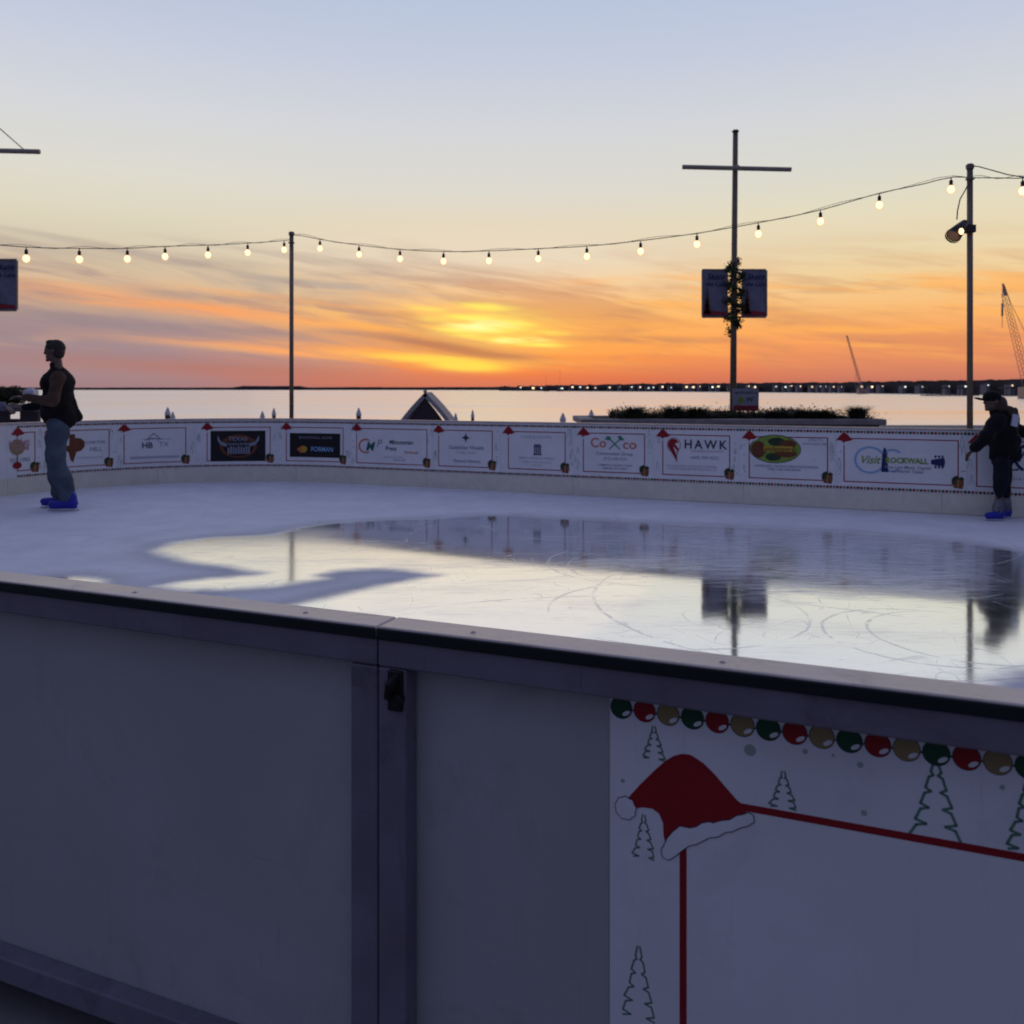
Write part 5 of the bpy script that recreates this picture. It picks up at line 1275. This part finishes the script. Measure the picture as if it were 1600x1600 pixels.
def man(px0, py0, D, sx, label, top, sleeve, sleeve2, legs, hairm):
    k = D/F
    root = empty('person', (at(px0, D).x, D, .0125)); tag(root, label, 'person')
    J = lambda x, y, dy=0.: Vector((sx*(x-95)*k, dy, (797-y)*k))
    f = Vector((-sx, -.18, 0)).normalized()
    hc = J(84.5, 550.5)
    nA, nE, nW = J(103,592,-.17), J(99,628,-.24), J(58,622.5,-.25)
    fA, fE, fW = J(76,590,.16), J(60,632,.20), J(27,640,.14)
    hN, kN, aN = J(97,668,-.08), J(97,724,-.12), J(113,777,-.13)
    hF, kF, aF = J(83,668,.09), J(78,722,.10), J(84,776,.12)
    b = MB(); head(b, hc, f); b.capsule(hc-f*.02-Vector((0,0,.06)), J(90,584), .055, .065)
    b.ball(J(90,606), (.13,.17,.20), 18, 12); b.ball(J(90,636), (.12,.15,.20), 18, 12); b.ball(J(91,664), (.12,.16,.12), 18, 12)
    for A_, E_, W_ in ((nA,nE,nW),(fA,fE,fW)): b.capsule(A_, E_, .052, .042); b.capsule(E_, W_, .040, .028)
    hand(b, nW, nW-nE, 1., .35); hand(b, fW, (J(10,646,.10)-fW), 1., .2)
    for h_, kk, a_ in ((hN,kN,aN),(hF,kF,aF)): b.capsule(h_, kk, .085, .058); b.capsule(kk, a_, .056, .040)
    blend(b, 'body', M['skin'], root, .0065, 3)
    eyes(hc, f, 1., root)
    b = MB(); Mx = Matrix((f, f.cross(Vector((0,0,1))).normalized(), Vector((0,0,1)))).transposed()
    b.ball(hc-f*.016+Vector((0,0,.050)), (.104,.086,.090), 18, 10, 0, Mx); b.ball(hc-f*.050+Vector((0,0,.0)), (.060,.080,.085), 16, 10, 0, Mx); b.ball(hc+f*.035+Vector((0,0,.105)), (.055,.062,.030), 14, 8, 0, Mx)
    blend(b, 'hair', hairm, root, .008, 2, .007)
    b = MB()   # jacket body: collar, chest, waist, loose tail
    b.capsule(J(88,572), J(90,582), .066, .085); b.ball(J(90,600), (.165,.205,.19), 20, 12); b.ball(J(90,630), (.165,.195,.22), 20, 12); b.capsule(J(83,640), J(84,650), .135, .135); b.capsule(J(82,646,.06), J(84,652,.06), .12, .12); b.capsule(J(99,640,-.02), J(104,655,-.02), .125, .125); b.capsule(J(106,630,.05), J(118,653,.05), .06, .055)
    b.ball(nA+Vector((-sx*.02,.05,0)), (.08,.08,.085)); b.capsule(fA, fA+(fE-fA)*.25, .08, .07); b.ball(J(72,588,.12), (.07,.10,.08))
    blend(b, 'jacket', top, root, .011, 4, .013)
    b = MB(); b.capsule(nA+(nE-nA)*.0, nE, .080, .066); b.capsule(nE, nE+(nW-nE)*.94, .064, .044); blend(b, 'sleeve', sleeve, root, .010, 3, .010)
    b = MB(); b.capsule(fA+(fE-fA)*.06, fE, .079, .064); b.capsule(fE, fE+(fW-fE)*.95, .062, .042); blend(b, 'sleeve', sleeve2, root, .010, 3, .010)
    b = MB(); b.ball(J(91,668), (.125,.15,.085), 18, 10)
    for h_, kk, a_ in ((hN,kN,aN),(hF,kF,aF)): b.capsule(h_, kk, .112, .098); b.capsule(kk, a_+Vector((sx*.01,0,.02)), .094, .092)
    blend(b, 'jeans', legs, root, .010, 3, .015)
    z0 = lambda v: Vector((v.x, v.y, 0))
    skate(z0(aN)+Vector((sx*.14,.0,0)), z0(aN)+Vector((-sx*.19,-.03,0)), root); skate(z0(aF)+Vector((sx*.11,.02,0)), z0(aF)+Vector((-sx*.22,0,0)), root)
    return root
man(95, 797, 9.8, 1, 'person in dark jacket, tan sleeve and blue jeans on blue skates, arms reaching left', M['vest'], M['tan'], M['jackblack'], M['denim'], M['hair'])
man(-73, 800, 9.9, -1, 'person in a lavender grey top, only a sliver showing at the left picture edge', M['lav'], M['lav'], M['lav'], M['pants'], M['hair'])

def child(px0, py0, D, label):
    k = D/F; root = empty('person', (at(px0, D).x, D, 0)); tag(root, label, 'person')
    J = lambda x, y, dy=0.: Vector(((x-1560)*k, dy, (812-y)*k))
    f = Vector((-1, -.1, -.22)).normalized(); fh = Vector((-1,-.1,0)).normalized(); s = .88
    hc = J(1550, 627)
    A1, E1, W1 = J(1550,657,-.12), J(1525,681,-.20), J(1508,700,-.18)
    A2, E2, W2 = J(1577,656,.10), J(1595,670,.12), J(1618,683,.10)
    h1, k1, a1 = J(1561,722,-.055), J(1556,757,-.08), J(1553,795,-.08); h2, k2, a2 = J(1573,722,.06), J(1573,758,.06), J(1577,794,.06)
    b = MB(); head(b, hc, fh, s); b.capsule(hc-Vector((0,0,.05)), J(1560,652), .045, .05); b.ball(J(1563,672), (.11,.12,.15)); b.ball(J(1566,700), (.10,.12,.14))
    for A_, E_, W_ in ((A1,E1,W1),(A2,E2,W2)): b.capsule(A_, E_, .038, .032); b.capsule(E_, W_, .030, .022)
    hand(b, W1, J(1503,708,-.14)-W1, .92, .3); hand(b, W2, W2-E2, .75, .3)
    for h_, kk, a_ in ((h1,k1,a1),(h2,k2,a2)): b.capsule(h_, kk, .062, .046); b.capsule(kk, a_, .045, .033)
    blend(b, 'body', M['skin'], root, .006, 3)
    eyes(hc, fh, s, root)
    b = MB(); Mx = Matrix((fh, fh.cross(Vector((0,0,1))).normalized(), Vector((0,0,1)))).transposed()
    b.ball(hc-fh*.06-Vector((0,0,.03)), (.06,.075,.10), 16, 10, 0, Mx); b.ball(hc-fh*.085-Vector((0,0,.06)), (.075,.09,.11), 16, 10, 0, Mx); b.capsule(hc-fh*.10-Vector((0,0,.08)), J(1576,648,-.04), .08, .055); b.capsule(J(1575,646,-.02), J(1583,664,-.03), .05, .025); b.capsule(J(1570,640,-.09), J(1579,660,-.12), .045, .02); b.capsule(J(1578,642,-.08), J(1583,662,-.08), .04, .022)
    blend(b, 'hair', M['hairbrown'], root, .008, 2, .012)
    b = MB(); b.ball(hc+Vector((0,0,.040)), (.104*s+.004,.086*s+.004,.084*s), 18, 10, 0, Mx)
    bp = hc+fh*.095+Vector((0,0,.022)); b.ball(bp+fh*.035, (.070,.070,.010), 16, 8, 0, Mx @ Matrix.Rotation(R(-14), 3, 'Y'))
    blend(b, 'cap', M['jackblack'], root, .007, 2)
    b = MB(); b.capsule(J(1556,645), J(1560,655), .065, .09); b.ball(J(1565,668), (.148,.155,.15), 18, 12); b.ball(J(1569,692), (.150,.16,.17), 18, 12); b.capsule(J(1562,702), J(1562,709), .095, .10); b.capsule(J(1576,700), J(1580,709), .11, .105); b.capsule(J(1556,706), J(1556,711), .07, .07)
    for A_, E_, W_ in ((A1,E1,W1),(A2,E2,W2)): b.capsule(A_, E_, .086, .074); b.capsule(E_, E_+(W_-E_)*.95, .074, .056)
    b.capsule(J(1570,652,-.03), J(1576,664,-.03), .085, .08)
    blend(b, 'jacket', M['jackblack'], root, .010, 3, .012)
    b = MB(); Mp = Matrix.Translation(J(1573,656.5,-.150)) @ Matrix.Rotation(R(12), 4, 'Y') @ Matrix.Rotation(R(14), 4, 'Z'); b.box(-.038,.038,-.012,.012,-.062,.062, 0, Mp); bevel(b.build('patch', M['patch'], root), .006)
    b = MB()
    for h_, kk, a_ in ((h1,k1,a1),(h2,k2,a2)): b.capsule(h_, kk, .086, .062); b.capsule(kk, kk+(a_-kk)*.62, .060, .052)
    b.ball(J(1567,722), (.098,.11,.07)); blend(b, 'trousers', M['pants'], root, .009, 3, .010)
    b = MB()
    for kk, a_ in ((k1,a1),(k2,a2)): b.capsule(kk+(a_-kk)*.60, a_, .054, .050)
    blend(b, 'leg_warmer', M['grey'], root, .009, 2, .008)
    z0 = lambda v: Vector((v.x, v.y, 0))
    skate(z0(a1)+Vector((.065,0,0)), z0(a1)+Vector((-.145,-.02,0)), root, .80); skate(z0(a2)+Vector((.07,.02,0)), z0(a2)+Vector((-.14,0,0)), root, .80)
    return root
child(1560, 812, 9.1, 'child in black jacket, brimmed cap and blue skates, arms spread, on the right')
